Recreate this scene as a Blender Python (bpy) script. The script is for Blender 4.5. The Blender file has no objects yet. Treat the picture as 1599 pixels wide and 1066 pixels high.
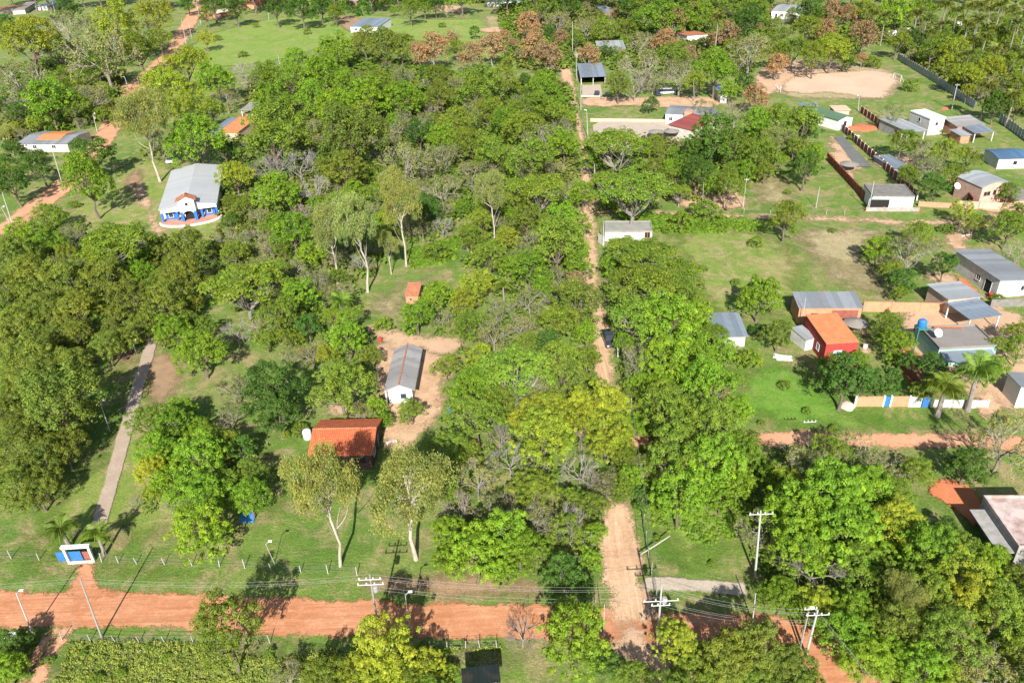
import bpy, math, random
import numpy as np
from mathutils import Vector, Matrix
R_ = math.radians
C = bpy.context.scene.collection
SC = bpy.context.scene
# ---------------- camera, world, sun, exposure ----------------
F, PITCH, ROLL, CH = 1230.0, 31.0, 2.5, 67.0
_p, _a = R_(PITCH), R_(ROLL)
_f = np.array([0, math.cos(_p), -math.sin(_p)]); _r0 = np.array([1.0, 0, 0]); _u0 = np.cross(_r0, _f)
_r = math.cos(_a)*_r0 - math.sin(_a)*_u0; _u = math.sin(_a)*_r0 + math.cos(_a)*_u0
cam = bpy.data.objects.new('camera', bpy.data.cameras.new('camera')); C.objects.link(cam); SC.camera = cam
M4 = Matrix(((_r[0], _u[0], -_f[0], 0), (_r[1], _u[1], -_f[1], 0), (_r[2], _u[2], -_f[2], CH), (0, 0, 0, 1)))
cam.matrix_world = M4
cam.data.sensor_width = 36; cam.data.lens = 36*F/1599; cam.data.clip_start = 1; cam.data.clip_end = 6000
def G(x, y, z=0.0):                      # where a line of sight meets the height z
    d = _f + (x-799.5)/F*_r - (y-533)/F*_u
    t = (z-CH)/d[2]; q = np.array([0, 0, CH]) + t*d
    return Vector((q[0], q[1], z))
def PJ(q):
    q = np.array(q, float) - [0, 0, CH]; z = q@_f
    return 799.5+F*(q@_r)/z, 533-F*(q@_u)/z, z
w = bpy.data.worlds.new('World'); SC.world = w; w.use_nodes = True
nt = w.node_tree; sky = nt.nodes.new('ShaderNodeTexSky'); sky.sky_type = 'NISHITA'; sky.sun_disc = False
SUN_EL, SUN_AZ = 34.0, 181.5            # degrees; the sun stands behind the camera
sky.sun_elevation = R_(SUN_EL); sky.sun_rotation = R_(SUN_AZ)
bg = nt.nodes['Background']; nt.links.new(sky.outputs[0], bg.inputs[0]); bg.inputs[1].default_value = 0.075
sl = bpy.data.lights.new('sun', 'SUN'); sl.energy = 4.9; sl.angle = R_(0.5); sl.color = (1, 0.965, 0.90)
so = bpy.data.objects.new('sun', sl); C.objects.link(so)
_sd = Vector((math.sin(R_(SUN_AZ))*math.cos(R_(SUN_EL)), math.cos(R_(SUN_AZ))*math.cos(R_(SUN_EL)), math.sin(R_(SUN_EL))))
so.rotation_euler = _sd.to_track_quat('Z', 'Y').to_euler(); so.location = (0, -50, 120)
SC.view_settings.view_transform = 'Standard'; SC.view_settings.look = 'None'; SC.view_settings.gamma = 1
SC.view_settings.exposure = 1.2
SC.cycles.use_denoising = True
SC.cycles.max_bounces = 5; SC.cycles.diffuse_bounces = 3; SC.cycles.transparent_max_bounces = 12
SC.cycles.transmission_bounces = 2; SC.cycles.glossy_bounces = 2
rnd = random.Random(7)

# ---------------- materials ----------------
MATS = {}
def newmat(name):
    m = bpy.data.materials.new(name); m.use_nodes = True; nt = m.node_tree
    for n in list(nt.nodes):
        if n.type != 'OUTPUT_MATERIAL': nt.nodes.remove(n)
    MATS[name] = m
    return m, nt, nt.nodes['Material Output']
def N(nt, t, **k):
    n = nt.nodes.new(t)
    for a, b in k.items():
        if a.startswith('i_'): n.inputs[int(a[2:])].default_value = b
        else: setattr(n, a, b)
    return n
def noise(nt, scale, detail=4, rough=.6, coord=None, dist=0):
    n = N(nt, 'ShaderNodeTexNoise'); n.inputs['Scale'].default_value = scale; n.inputs['Detail'].default_value = detail
    n.inputs['Roughness'].default_value = rough; n.inputs['Distortion'].default_value = dist
    if coord is not None: nt.links.new(coord, n.inputs['Vector'])
    return n.outputs['Fac']
def ramp(nt, fac, stops):
    r = N(nt, 'ShaderNodeValToRGB'); e = r.color_ramp.elements
    while len(e) > 1: e.remove(e[0])
    e[0].position, e[0].color = stops[0][0], (*stops[0][1], 1) if len(stops[0][1]) == 3 else stops[0][1]
    for p, c in stops[1:]:
        x = e.new(p); x.color = (*c, 1)
    nt.links.new(fac, r.inputs[0]); return r.outputs[0]
def mixc(nt, fac, a, b, mode='MIX'):
    m = N(nt, 'ShaderNodeMix', data_type='RGBA', blend_type=mode)
    for s, v in ((0, fac), (6, a), (7, b)):
        if hasattr(v, 'links'): nt.links.new(v, m.inputs[s])
        else: m.inputs[s].default_value = (*v, 1) if isinstance(v, tuple) and len(v) == 3 else v
    return m.outputs[2]
def math_(nt, op, a, b=0.0, clamp=False):
    m = N(nt, 'ShaderNodeMath', operation=op, use_clamp=clamp)
    for s, v in ((0, a), (1, b)):
        if hasattr(v, 'links'): nt.links.new(v, m.inputs[s])
        else: m.inputs[s].default_value = v
    return m.outputs[0]
def princ(nt, out, col, rough=.8, metal=0, bump=None, bstr=.5, bdist=.05, spec=.3):
    b = N(nt, 'ShaderNodeBsdfPrincipled')
    if hasattr(col, 'links'): nt.links.new(col, b.inputs['Base Color'])
    else: b.inputs['Base Color'].default_value = (*col, 1)
    b.inputs['Roughness'].default_value = rough; b.inputs['Metallic'].default_value = metal
    b.inputs['Specular IOR Level'].default_value = spec
    if bump is not None:
        bn = N(nt, 'ShaderNodeBump'); bn.inputs['Strength'].default_value = bstr; bn.inputs['Distance'].default_value = bdist
        nt.links.new(bump, bn.inputs['Height']); nt.links.new(bn.outputs[0], b.inputs['Normal'])
    if out is not None: nt.links.new(b.outputs[0], out.inputs[0])
    return b
def objco(nt): return N(nt, 'ShaderNodeTexCoord').outputs['Object']
def geoco(nt): return N(nt, 'ShaderNodeNewGeometry').outputs['Position']
def mul(c, k): return tuple(min(1, x*k) for x in c)
def plaster(name, col, dirt=.35, rough=.85, dcol=None, scale=1.2):
    col = mul(col, .76)
    m, nt, out = newmat(name); co = geoco(nt)
    f1 = noise(nt, scale, 6, .65, co); f2 = noise(nt, 9, 3, .6, co)
    c = mixc(nt, ramp(nt, f1, [(.40, (0, 0, 0)), (.72, (min(1, dirt*2.4),)*3)]), col, dcol or mul(col, .5))
    c = mixc(nt, .25, c, ramp(nt, f2, [(.3, mul(col, .7)), (.7, col)]))
    princ(nt, out, c, rough, bump=f2, bstr=.2, bdist=.02); return m
def metalroof(name, col, rust=.2, rough=.45, pitch=.35, rcol=(.18, .09, .05), axis=0, metal=.35, var=1.0):
    col = mul(col, .72)
    m, nt, out = newmat(name); co = objco(nt)
    sx = N(nt, 'ShaderNodeSeparateXYZ'); nt.links.new(co, sx.inputs[0])
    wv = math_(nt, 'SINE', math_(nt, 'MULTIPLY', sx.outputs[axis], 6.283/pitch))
    # sheets of slightly different age
    st = math_(nt, 'FLOOR', math_(nt, 'MULTIPLY', sx.outputs[axis], 1/1.05))
    wn = N(nt, 'ShaderNodeTexWhiteNoise', noise_dimensions='1D'); nt.links.new(st, wn.inputs['W'])
    f1 = noise(nt, .55, 6, .7, co, .6); f2 = noise(nt, 3, 4, .6, co)
    c = mixc(nt, wn.outputs[0], mul(col, 1-.26*var), mul(col, 1+.12*var))
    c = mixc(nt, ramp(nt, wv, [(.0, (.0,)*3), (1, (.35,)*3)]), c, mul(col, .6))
    c = mixc(nt, ramp(nt, f1, [(.5, (0, 0, 0)), (.74, (min(1, rust*3.5),)*3)]), c, rcol)
    c = mixc(nt, ramp(nt, f2, [(.4, (0,)*3), (.8, (.3,)*3)]), c, mul(col, .65))
    princ(nt, out, c, rough, metal, bump=wv, bstr=.6, bdist=.03, spec=.4); return m
def tileroof(name, col, dark, axis=0):
    m, nt, out = newmat(name); co = objco(nt)
    sx = N(nt, 'ShaderNodeSeparateXYZ'); nt.links.new(co, sx.inputs[0])
    wx = math_(nt, 'SINE', math_(nt, 'MULTIPLY', sx.outputs[axis], 6.283/.25))
    wy = math_(nt, 'FRACT', math_(nt, 'MULTIPLY', sx.outputs[1-axis], 1/.4))
    h = math_(nt, 'ADD', wx, wy)
    vo = N(nt, 'ShaderNodeTexVoronoi'); vo.inputs['Scale'].default_value = 3.2; nt.links.new(co, vo.inputs['Vector'])
    f1 = noise(nt, .7, 6, .7, co); f2 = noise(nt, 5, 3, .6, co)
    sc = N(nt, 'ShaderNodeSeparateColor'); nt.links.new(vo.outputs['Color'], sc.inputs[0])
    c = mixc(nt, sc.outputs[0], mul(col, .78), mul(col, 1.15))
    c = mixc(nt, ramp(nt, wx, [(0, (.6,)*3), (.6, (0,)*3)]), c, dark)
    c = mixc(nt, ramp(nt, f1, [(.48, (0,)*3), (.75, (.6,)*3)]), c, dark)
    c = mixc(nt, ramp(nt, f2, [(.55, (0,)*3), (.8, (.35,)*3)]), c, mul(dark, .6))
    princ(nt, out, c, .85, bump=h, bstr=.8, bdist=.05); return m
def brick(name, col, mortar, scale=1.0, dirt=.3):
    m, nt, out = newmat(name); co = objco(nt)
    # rotate so bricks run on vertical faces: (x+y, z)
    sx = N(nt, 'ShaderNodeSeparateXYZ'); nt.links.new(co, sx.inputs[0])
    cx = N(nt, 'ShaderNodeCombineXYZ'); nt.links.new(math_(nt, 'ADD', sx.outputs[0], sx.outputs[1]), cx.inputs[0]); nt.links.new(sx.outputs[2], cx.inputs[1])
    b = N(nt, 'ShaderNodeTexBrick'); nt.links.new(cx.outputs[0], b.inputs['Vector'])
    b.inputs['Scale'].default_value = 1; b.inputs['Brick Width'].default_value = .5*scale; b.inputs['Row Height'].default_value = .2*scale; b.inputs['Mortar Size'].default_value = .02
    b.inputs['Color1'].default_value = (*mul(col, .85), 1); b.inputs['Color2'].default_value = (*mul(col, 1.15), 1); b.inputs['Mortar'].default_value = (*mortar, 1)
    f1 = noise(nt, .8, 5, .7, co)
    c = mixc(nt, ramp(nt, f1, [(.45, (0,)*3), (.8, (dirt*2,)*3)]), b.outputs[0], mul(col, .5))
    princ(nt, out, c, .9, bump=b.outputs[1], bstr=.3, bdist=-.02); return m
def plainm(name, col, rough=.7, metal=0, spec=.3):
    m, nt, out = newmat(name); co = objco(nt); f = noise(nt, 4, 4, .6, co)
    c = mixc(nt, ramp(nt, f, [(.35, (0,)*3), (.75, (.45,)*3)]), col, mul(col, .7))
    princ(nt, out, c, rough, metal, spec=spec); return m
for n, c, d in (('white', (.80, .79, .76), .12), ('offwhite', (.62, .58, .52), .35), ('churchblue', (.035, .17, .55), .15), ('paleblue', (.35, .6, .72), .2),
                ('pink', (.66, .42, .33), .3), ('salmon', (.60, .31, .19), .3), ('red', (.45, .06, .05), .25), ('grey', (.36, .35, .33), .5), ('stucco', (.55, .52, .47), .6),
                ('mint', (.38, .68, .55), .2), ('teal', (.04, .25, .2), .3), ('tealwall', (.22, .36, .33), .4), ('concrete', (.40, .38, .35), .6), ('darkconc', (.24, .225, .2), .6),
                ('darkwall', (.10, .065, .055), .4), ('orangewall', (.62, .30, .17), .3), ('redclay', (.55, .17, .08), .4), ('maroon', (.26, .07, .05), .35), ('peach', (.72, .50, .36), .25), ('palewall', (.66, .64, .6), .3)):
    plaster(n, c, d)
plaster('stained', (.60, .49, .44), .55, .8, (.17, .06, .04), .75)
plaster('flatroof', (.27, .245, .22), .6, .9, (.15, .135, .12), .45)
plaster('flatroof2', (.34, .33, .29), .6, .9, (.17, .16, .14), .6)
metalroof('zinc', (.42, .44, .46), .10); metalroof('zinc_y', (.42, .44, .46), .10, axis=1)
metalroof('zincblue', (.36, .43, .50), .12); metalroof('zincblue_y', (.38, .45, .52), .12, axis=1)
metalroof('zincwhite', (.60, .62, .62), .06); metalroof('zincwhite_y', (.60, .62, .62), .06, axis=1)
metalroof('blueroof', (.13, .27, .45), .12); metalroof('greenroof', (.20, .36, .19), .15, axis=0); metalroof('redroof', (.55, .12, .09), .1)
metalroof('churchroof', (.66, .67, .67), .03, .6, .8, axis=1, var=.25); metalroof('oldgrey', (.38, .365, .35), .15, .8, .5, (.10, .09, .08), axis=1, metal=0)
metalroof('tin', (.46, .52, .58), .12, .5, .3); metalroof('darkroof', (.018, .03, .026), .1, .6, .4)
plaster('orangeroof', (.66, .25, .10), .35, .7, (.38, .11, .04), 1.0)
tileroof('tile', (.50, .135, .05), (.30, .06, .03)); tileroof('tile_y', (.58, .16, .06), (.3, .07, .035), 1); tileroof('tileold', (.50, .19, .09), (.22, .09, .05))
brick('brick', (.38, .16, .08), (.36, .30, .24)); brick('brickdark', (.24, .06, .04), (.2, .12, .1), 1); brick('brickpaving', (.44, .20, .13), (.5, .42, .36), 1)
for n, c, r, mt in (('glass', (.03, .035, .04), .15, 0), ('darkopening', (.015, .014, .013), .9, 0), ('whitepaint', (.60, .60, .58), .5, 0), ('polewhite', (.36, .355, .335), .7, 0), ('polegrey', (.25, .245, .23), .85, 0),
                 ('black', (.02, .02, .02), .5, 0), ('rubber', (.02, .02, .02), .85, 0), ('carwhite', (.6, .6, .59), .3, 0), ('cardark', (.035, .04, .05), .25, 0), ('wood', (.20, .13, .08), .85, 0), ('greywood', (.33, .30, .26), .9, 0),
                 ('bluetarp', (.03, .13, .34), .5, 0), ('tankblue', (.03, .15, .36), .4, 0), ('steel', (.45, .46, .47), .4, .6), ('wire', (.10, .10, .10), .6, 0), ('yellowpost', (.6, .5, .3), .7, 0), ('lamp', (.8, .8, .78), .4, 0),
                 ('greendark', (.03, .09, .07), .6, 0), ('redthing', (.5, .04, .03), .6, 0)):
    plainm(n, c, r, mt)
plainm('thatch', (.20, .18, .155), .95); plainm('rubble', (.46, .36, .3), .95)
def bark(name, col):
    m, nt, out = newmat(name); co = objco(nt); f = noise(nt, 6, 5, .7, co)
    princ(nt, out, ramp(nt, f, [(.3, mul(col, .55)), (.7, mul(col, 1.15))]), .95, bump=f, bstr=.5, bdist=.03); return m
bark('bark', (.14, .11, .085)); bark('barkpale', (.40, .35, .28)); bark('barkgrey', (.22, .195, .165)); bark('barkwhite', (.40, .36, .30))
def foliage(name, trans=.40, rough=.6):
    m, nt, out = newmat(name)
    oi = N(nt, 'ShaderNodeObjectInfo'); at = N(nt, 'ShaderNodeAttribute', attribute_name='v')
    sp = N(nt, 'ShaderNodeSeparateColor'); nt.links.new(at.outputs['Color'], sp.inputs[0])
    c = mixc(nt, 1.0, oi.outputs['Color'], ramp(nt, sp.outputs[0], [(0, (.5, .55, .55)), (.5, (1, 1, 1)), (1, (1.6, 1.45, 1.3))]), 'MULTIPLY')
    oc = objco(nt); wc = geoco(nt); big = noise(nt, 1.6, 2, .5, oc); wv = noise(nt, .35, 4, .6, wc)
    c = mixc(nt, ramp(nt, big, [(.38, (0,)*3), (.62, (.55,)*3)]), c, mixc(nt, 1.0, c, (1.3, 1.05, .9), 'MULTIPLY'))
    c = mixc(nt, ramp(nt, wv, [(.4, (0,)*3), (.65, (.5,)*3)]), c, mixc(nt, 1.0, c, (.84, .88, .98), 'MULTIPLY'))
    c = mixc(nt, math_(nt, 'MULTIPLY', sp.outputs[1], .35), c, mixc(nt, 1.0, c, (1.4, 1.16, .6), 'MULTIPLY'))
    d = N(nt, 'ShaderNodeBsdfPrincipled'); d.inputs['Roughness'].default_value = rough; d.inputs['Specular IOR Level'].default_value = .25
    nt.links.new(c, d.inputs['Base Color'])
    t = N(nt, 'ShaderNodeBsdfTranslucent'); nt.links.new(mixc(nt, 1.0, c, (1.25, 1.3, .6), 'MULTIPLY'), t.inputs[0])
    mx = N(nt, 'ShaderNodeMixShader'); mx.inputs[0].default_value = trans
    nt.links.new(d.outputs[0], mx.inputs[1]); nt.links.new(t.outputs[0], mx.inputs[2]); nt.links.new(mx.outputs[0], out.inputs[0]); return m
foliage('foliage')
m, nt, out = newmat('twig'); oi = N(nt, 'ShaderNodeObjectInfo'); princ(nt, out, oi.outputs['Color'], .9)

# ---------------- mesh helpers ----------------
class MB:
    def __init__(s): s.v, s.f = [], []
    def quad(s, *p):
        n = len(s.v); s.v += [tuple(q) for q in p]; s.f.append(tuple(range(n, n+len(p))))
    def prism(s, base, top):
        n = len(s.v); k = len(base); s.v += [tuple(q) for q in base]+[tuple(q) for q in top]
        s.f.append(tuple(range(n+k-1, n-1, -1))); s.f.append(tuple(range(n+k, n+2*k)))
        for i in range(k): j = (i+1) % k; s.f.append((n+i, n+j, n+k+j, n+k+i))
        return s
    def box(s, x0, x1, y0, y1, z0, z1):
        b = [(x0, y0), (x1, y0), (x1, y1), (x0, y1)]
        s.prism([(x, y, z0) for x, y in b], [(x, y, z1) for x, y in b]); return s
    def tube(s, pts, rad, n=8, caps=True):
        pts = [Vector(p) for p in pts]; base = len(s.v); k = len(pts)
        if not isinstance(rad, (list, tuple)): rad = [rad]*k
        for i, p in enumerate(pts):
            d = (pts[min(i+1, k-1)]-pts[max(i-1, 0)]).normalized()
            a = d.cross(Vector((0, 0, 1)) if abs(d.z) < .9 else Vector((1, 0, 0))).normalized(); b = d.cross(a)
            for j in range(n):
                t = 6.28318*j/n; s.v.append(tuple(p+(a*math.cos(t)+b*math.sin(t))*rad[i]))
        for i in range(k-1):
            for j in range(n):
                q = (j+1) % n; s.f.append((base+i*n+j, base+i*n+q, base+(i+1)*n+q, base+(i+1)*n+j))
        if caps:
            s.f.append(tuple(range(base+n-1, base-1, -1))); s.f.append(tuple(range(base+(k-1)*n, base+k*n)))
        return s
    def lathe(s, prof, n=16, c=(0, 0)):
        base = len(s.v); k = len(prof)
        for r, z in prof:
            for j in range(n): t = 6.28318*j/n; s.v.append((c[0]+r*math.cos(t), c[1]+r*math.sin(t), z))
        for i in range(k-1):
            for j in range(n): q = (j+1) % n; s.f.append((base+i*n+j, base+i*n+q, base+(i+1)*n+q, base+(i+1)*n+j))
        s.f.append(tuple(range(base+n-1, base-1, -1))); s.f.append(tuple(range(base+(k-1)*n, base+k*n))); return s
    def mesh(s, name, mat):
        me = bpy.data.meshes.new(name); me.from_pydata(s.v, [], s.f); me.materials.append(MATS[mat]); me.update(); return me
    def build(s, name, mat, parent=None, loc=None, smooth=False, label=None):
        me = s.mesh(name, mat); o = bpy.data.objects.new(name, me); C.objects.link(o)
        if smooth:
            for p in me.polygons: p.use_smooth = True
        if parent: o.parent = parent
        if loc is not None: o.location = loc
        if label: o['label'] = label
        return o
def tag(o, label=None, cat=None, group=None, kind=None):
    if label: o['label'] = label
    if cat: o['category'] = cat
    if group: o['group'] = group
    if kind: o['kind'] = kind
    return o
def empty(name, loc, rz=0, label=None, cat=None, group=None, scale=None):
    o = bpy.data.objects.new(name, None); C.objects.link(o); o.location = loc; o.rotation_euler = (0, 0, rz)
    o.empty_display_size = .5
    if scale: o.scale = scale
    return tag(o, label, cat, group)
def npmesh(name, V, Fq, mat, attr=None, tri=False):
    k = 3 if tri else 4
    me = bpy.data.meshes.new(name); nv, nf = len(V), len(Fq)
    me.vertices.add(nv); me.vertices.foreach_set('co', np.asarray(V, np.float32).ravel())
    me.loops.add(nf*k); me.loops.foreach_set('vertex_index', np.asarray(Fq, np.int32).ravel())
    me.polygons.add(nf); me.polygons.foreach_set('loop_start', np.arange(0, nf*k, k, dtype=np.int32))
    me.update(calc_edges=True); me.validate()
    if attr is not None:
        for an, val in attr.items():
            if val.ndim == 2:
                a = me.attributes.new(an, 'FLOAT_COLOR', 'POINT'); q = np.ones((nv, 4), np.float32); q[:, :val.shape[1]] = val; a.data.foreach_set('color', q.ravel())
            else:
                a = me.attributes.new(an, 'FLOAT', 'POINT'); a.data.foreach_set('value', val.astype(np.float32))
    me.materials.append(MATS[mat]); return me
# ---------------- the ground, roads and yards ----------------
def wob(p, s, seed):       # smooth random noise for outlines and cover
    r_ = np.random.default_rng(int(seed*10)+1); o = 0; tot = 0
    for k in range(9):
        a, f_, ph = r_.uniform(0, 6.283), r_.uniform(.5, 2.8)/s, r_.uniform(0, 6.283); w_ = 1/(.6+f_*s); tot += w_
        o = o+w_*np.sin((p[..., 0]*math.cos(a)+p[..., 1]*math.sin(a))*f_+ph)
    return o/tot*1.9
def sdf(P, poly):
    poly = np.asarray(poly); d = np.full(len(P), 1e9); inside = np.zeros(len(P), bool)
    for i in range(len(poly)):
        a, b = poly[i-1], poly[i]; e = b-a; w_ = P-a
        t = np.clip((w_@e)/max(e@e, 1e-9), 0, 1); q = w_-t[:, None]*e; d = np.minimum(d, (q*q).sum(1))
        c = (a[1] > P[:, 1]) != (b[1] > P[:, 1])
        with np.errstate(divide='ignore', invalid='ignore'):
            xx = (b[0]-a[0])*(P[:, 1]-a[1])/(b[1]-a[1])+a[0]
        inside ^= c & (P[:, 0] < xx)
    d = np.sqrt(d); return np.where(inside, d, -d)
def soil(name, c1, c2, c3=None, soft=1.0, scale=.25, streak=0, rough=.95, nz=.9, hard=False):
    m, nt, out = newmat(name); co = geoco(nt); k_ = 1/1.12; c1 = mul(c1, k_); c2 = mul(c2, k_); c3 = mul(c3, k_)
    f1 = noise(nt, scale, 6, .65, co, .5); f2 = noise(nt, scale*9, 5, .7, co); f3 = noise(nt, 6, 3, .6, co)
    c = ramp(nt, f1, [(.32, c1), (.62, c2)])
    if c3: c = mixc(nt, ramp(nt, f2, [(.5, (0,)*3), (.72, (.8,)*3)]), c, c3)
    c = mixc(nt, ramp(nt, f3, [(.3, (.35,)*3), (.6, (0,)*3)]), c, mul(c1, .6))
    if streak:
        mp = N(nt, 'ShaderNodeMapping'); mp.inputs['Scale'].default_value = (.07, 1.7, 1) if streak == 1 else (1.7, .07, 1); nt.links.new(co, mp.inputs[0])
        fs = noise(nt, 1, 6, .75, mp.outputs[0], 1.1); c = mixc(nt, ramp(nt, fs, [(.36, (.55,)*3), (.5, (0,)*3)]), c, mul(c1, .72)); c = mixc(nt, ramp(nt, fs, [(.54, (0,)*3), (.7, (.55,)*3)]), c, mul(c3, 1.12))
    b = princ(nt, None, c, rough, bump=f2, bstr=.5, bdist=.12)
    at = N(nt, 'ShaderNodeAttribute', attribute_name='sd')
    nz1 = noise(nt, 1.1, 5, .75, co, .3); nz2 = noise(nt, .22, 3, .6, co)
    k = math_(nt, 'ADD', at.outputs['Fac'], math_(nt, 'MULTIPLY', math_(nt, 'SUBTRACT', nz1, .5), 3.6*nz))
    k = math_(nt, 'ADD', k, math_(nt, 'MULTIPLY', math_(nt, 'SUBTRACT', nz2, .5), 4*nz))
    if not hard:
        fg = noise(nt, 7, 2, .5, co)        # grass breaking in along the margin
        k = math_(nt, 'ADD', k, math_(nt, 'MULTIPLY', math_(nt, 'SUBTRACT', fg, .5), 1.6*soft))
    al = math_(nt, 'MULTIPLY', k, 1.6/soft, True)
    tr = N(nt, 'ShaderNodeBsdfTransparent'); mx = N(nt, 'ShaderNodeMixShader')
    nt.links.new(al, mx.inputs[0]); nt.links.new(tr.outputs[0], mx.inputs[1]); nt.links.new(b.outputs[0], mx.inputs[2]); nt.links.new(mx.outputs[0], out.inputs[0])
    return m
soil('reddirt', (.40, .155, .065), (.51, .235, .12), (.57, .31, .175), .6, .12, 1, nz=.55)
soil('streetsoil', (.46, .275, .155), (.56, .37, .225), (.62, .45, .30), 1.3, .2, 2)
soil('redtrack', (.46, .22, .11), (.56, .30, .17), (.60, .37, .24), 1.0, .2)
soil('palesoil', (.37, .215, .12), (.55, .36, .22), (.62, .45, .30), 1.8, .35, nz=1.2)
soil('tansoil', (.42, .27, .17), (.53, .35, .22), (.50, .33, .2), 2.4, .25, nz=1.7)
soil('brownsoil', (.24, .15, .09), (.36, .23, .13), (.22, .18, .07), 2.5, .3)
soil('sand', (.50, .33, .22), (.58, .40, .28), (.62, .44, .31), 2.6, .1, nz=1.9)
soil('redearth', (.48, .15, .06), (.56, .19, .085), (.5, .2, .1), .8, .3)
soil('paving', (.34, .255, .19), (.42, .33, .25), (.28, .21, .15), .25, .5, nz=.12, hard=True)
soil('greyconc', (.40, .325, .245), (.47, .39, .30), (.3, .24, .18), .4, .5, nz=.2, hard=True)
soil('asphalt', (.11, .11, .11), (.15, .15, .145), (.2, .19, .18), .3, .5, nz=.12, hard=True)
def turf(name, stops, dry, dark, kd=.5, soft=5, edge=True):
    m, nt, out = newmat(name); co = geoco(nt)
    f1 = noise(nt, .06, 6, .7, co, .6); f2 = noise(nt, .6, 6, .75, co, .4); f3 = noise(nt, 3.2, 5, .75, co); f4 = noise(nt, .16, 6, .75, co, 1); f5 = noise(nt, 9, 3, .7, co)
    c = ramp(nt, f1, [(.36, stops[0]), (.5, stops[1]), (.64, stops[2])])
    c = mixc(nt, ramp(nt, f4, [(.48, (0,)*3), (.68, (kd*1.5,)*3)]), c, dry)
    c = mixc(nt, ramp(nt, f2, [(.30, (.65,)*3), (.55, (0,)*3)]), c, dark)
    c = mixc(nt, ramp(nt, f2, [(.58, (0,)*3), (.75, (.5*kd,)*3)]), c, mul(dry, 1.25))
    c = mixc(nt, ramp(nt, f3, [(.32, (.6,)*3), (.58, (0,)*3)]), c, mul(dark, .8))
    c = mixc(nt, ramp(nt, f5, [(.35, (.3,)*3), (.6, (0,)*3)]), c, mul(dark, .7))
    b = princ(nt, None, c, .95, bump=f3, bstr=.9, bdist=.2)
    if not edge: nt.links.new(b.outputs[0], out.inputs[0]); return
    at = N(nt, 'ShaderNodeAttribute', attribute_name='sd'); k = math_(nt, 'ADD', at.outputs['Fac'], math_(nt, 'MULTIPLY', math_(nt, 'SUBTRACT', noise(nt, .3, 5, .75, co, .5), .5), 12))
    al = math_(nt, 'MULTIPLY', math_(nt, 'ADD', k, -1.0), 1.2/soft, True); tr = N(nt, 'ShaderNodeBsdfTransparent'); mx = N(nt, 'ShaderNodeMixShader')
    nt.links.new(al, mx.inputs[0]); nt.links.new(tr.outputs[0], mx.inputs[1]); nt.links.new(b.outputs[0], mx.inputs[2]); nt.links.new(mx.outputs[0], out.inputs[0])
turf('drygrass', [(.29, .245, .10), (.36, .29, .15), (.24, .22, .075)], (.46, .33, .21), (.13, .15, .04), .9)
turf('brightgrass', [(.15, .25, .028), (.20, .29, .042), (.25, .29, .06)], (.34, .29, .12), (.085, .16, .018), .8)
turf('lushgrass', [(.11, .24, .018), (.14, .28, .026), (.19, .29, .04)], (.24, .27, .07), (.06, .15, .012), .5)
turf('worn', [(.36, .29, .15), (.42, .33, .19), (.31, .26, .12)], (.50, .37, .24), (.16, .16, .05), .8)
turf('darkgrass', [(.10, .17, .028), (.14, .21, .04), (.18, .22, .055)], (.24, .21, .09), (.05, .085, .015), .6)
turf('lawn', [(.15, .22, .032), (.20, .26, .046), (.26, .275, .07)], (.37, .285, .14), (.09, .145, .02), 1.2)
turf('grassground', [(.10, .18, .022), (.145, .225, .032), (.21, .245, .058)], (.34, .26, .125), (.06, .11, .015), 1.1, edge=False)
g = MB(); n_ = 24
for i in range(n_+1):
    for j in range(n_+1): g.v.append((-1500+3000*i/n_, -600+3000*j/n_, 0))
for i in range(n_):
    for j in range(n_): a = i*(n_+1)+j; g.f.append((a, a+n_+1, a+n_+2, a+1))
tag(g.build('ground', 'grassground'), kind='structure')
_lay = [0]
def smooth(pts, it=2, closed=True):
    pts = np.array(pts, float)
    for _ in range(it):
        q = []
        n = len(pts)
        for i in range(n if closed else n-1):
            a, b = pts[i], pts[(i+1) % n]; q += [a*.75+b*.25, a*.25+b*.75]
        if not closed: q = [pts[0]]+q+[pts[-1]]
        pts = np.array(q)
    return pts
def sheet(name, poly, mat, lay=None, it=2, margin=2.5, cell=None, kind='structure', label=None):
    if lay is None: _lay[0] += 1; lay = _lay[0]
    W = smooth(poly, it) if it else np.array(poly, float)
    lo, hi = W.min(0)-margin, W.max(0)+margin; sz = hi-lo
    cell = cell or max(.35, math.sqrt(sz[0]*sz[1]/24000))
    nx, ny = int(sz[0]/cell)+2, int(sz[1]/cell)+2
    X, Y = np.meshgrid(lo[0]+np.arange(nx)*cell, lo[1]+np.arange(ny)*cell, indexing='ij')
    P = np.stack([X.ravel(), Y.ravel()], 1); d = sdf(P, W)
    idx = np.arange(nx*ny).reshape(nx, ny)
    q = np.stack([idx[:-1, :-1], idx[1:, :-1], idx[1:, 1:], idx[:-1, 1:]], -1).reshape(-1, 4)
    q = q[(d[q] > -margin).any(1)]
    used, inv = np.unique(q, return_inverse=True); q = inv.reshape(-1, 4)
    V = np.column_stack([P[used], np.full(len(used), .004*lay)])
    me = npmesh(name, V, q, mat, {'sd': d[used]}); o = bpy.data.objects.new(name, me); C.objects.link(o)
    return tag(o, label, kind=kind)
def patch(name, px, mat, **k): return sheet(name, [tuple(G(*p)[:2]) for p in px], mat, **k)
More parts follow.
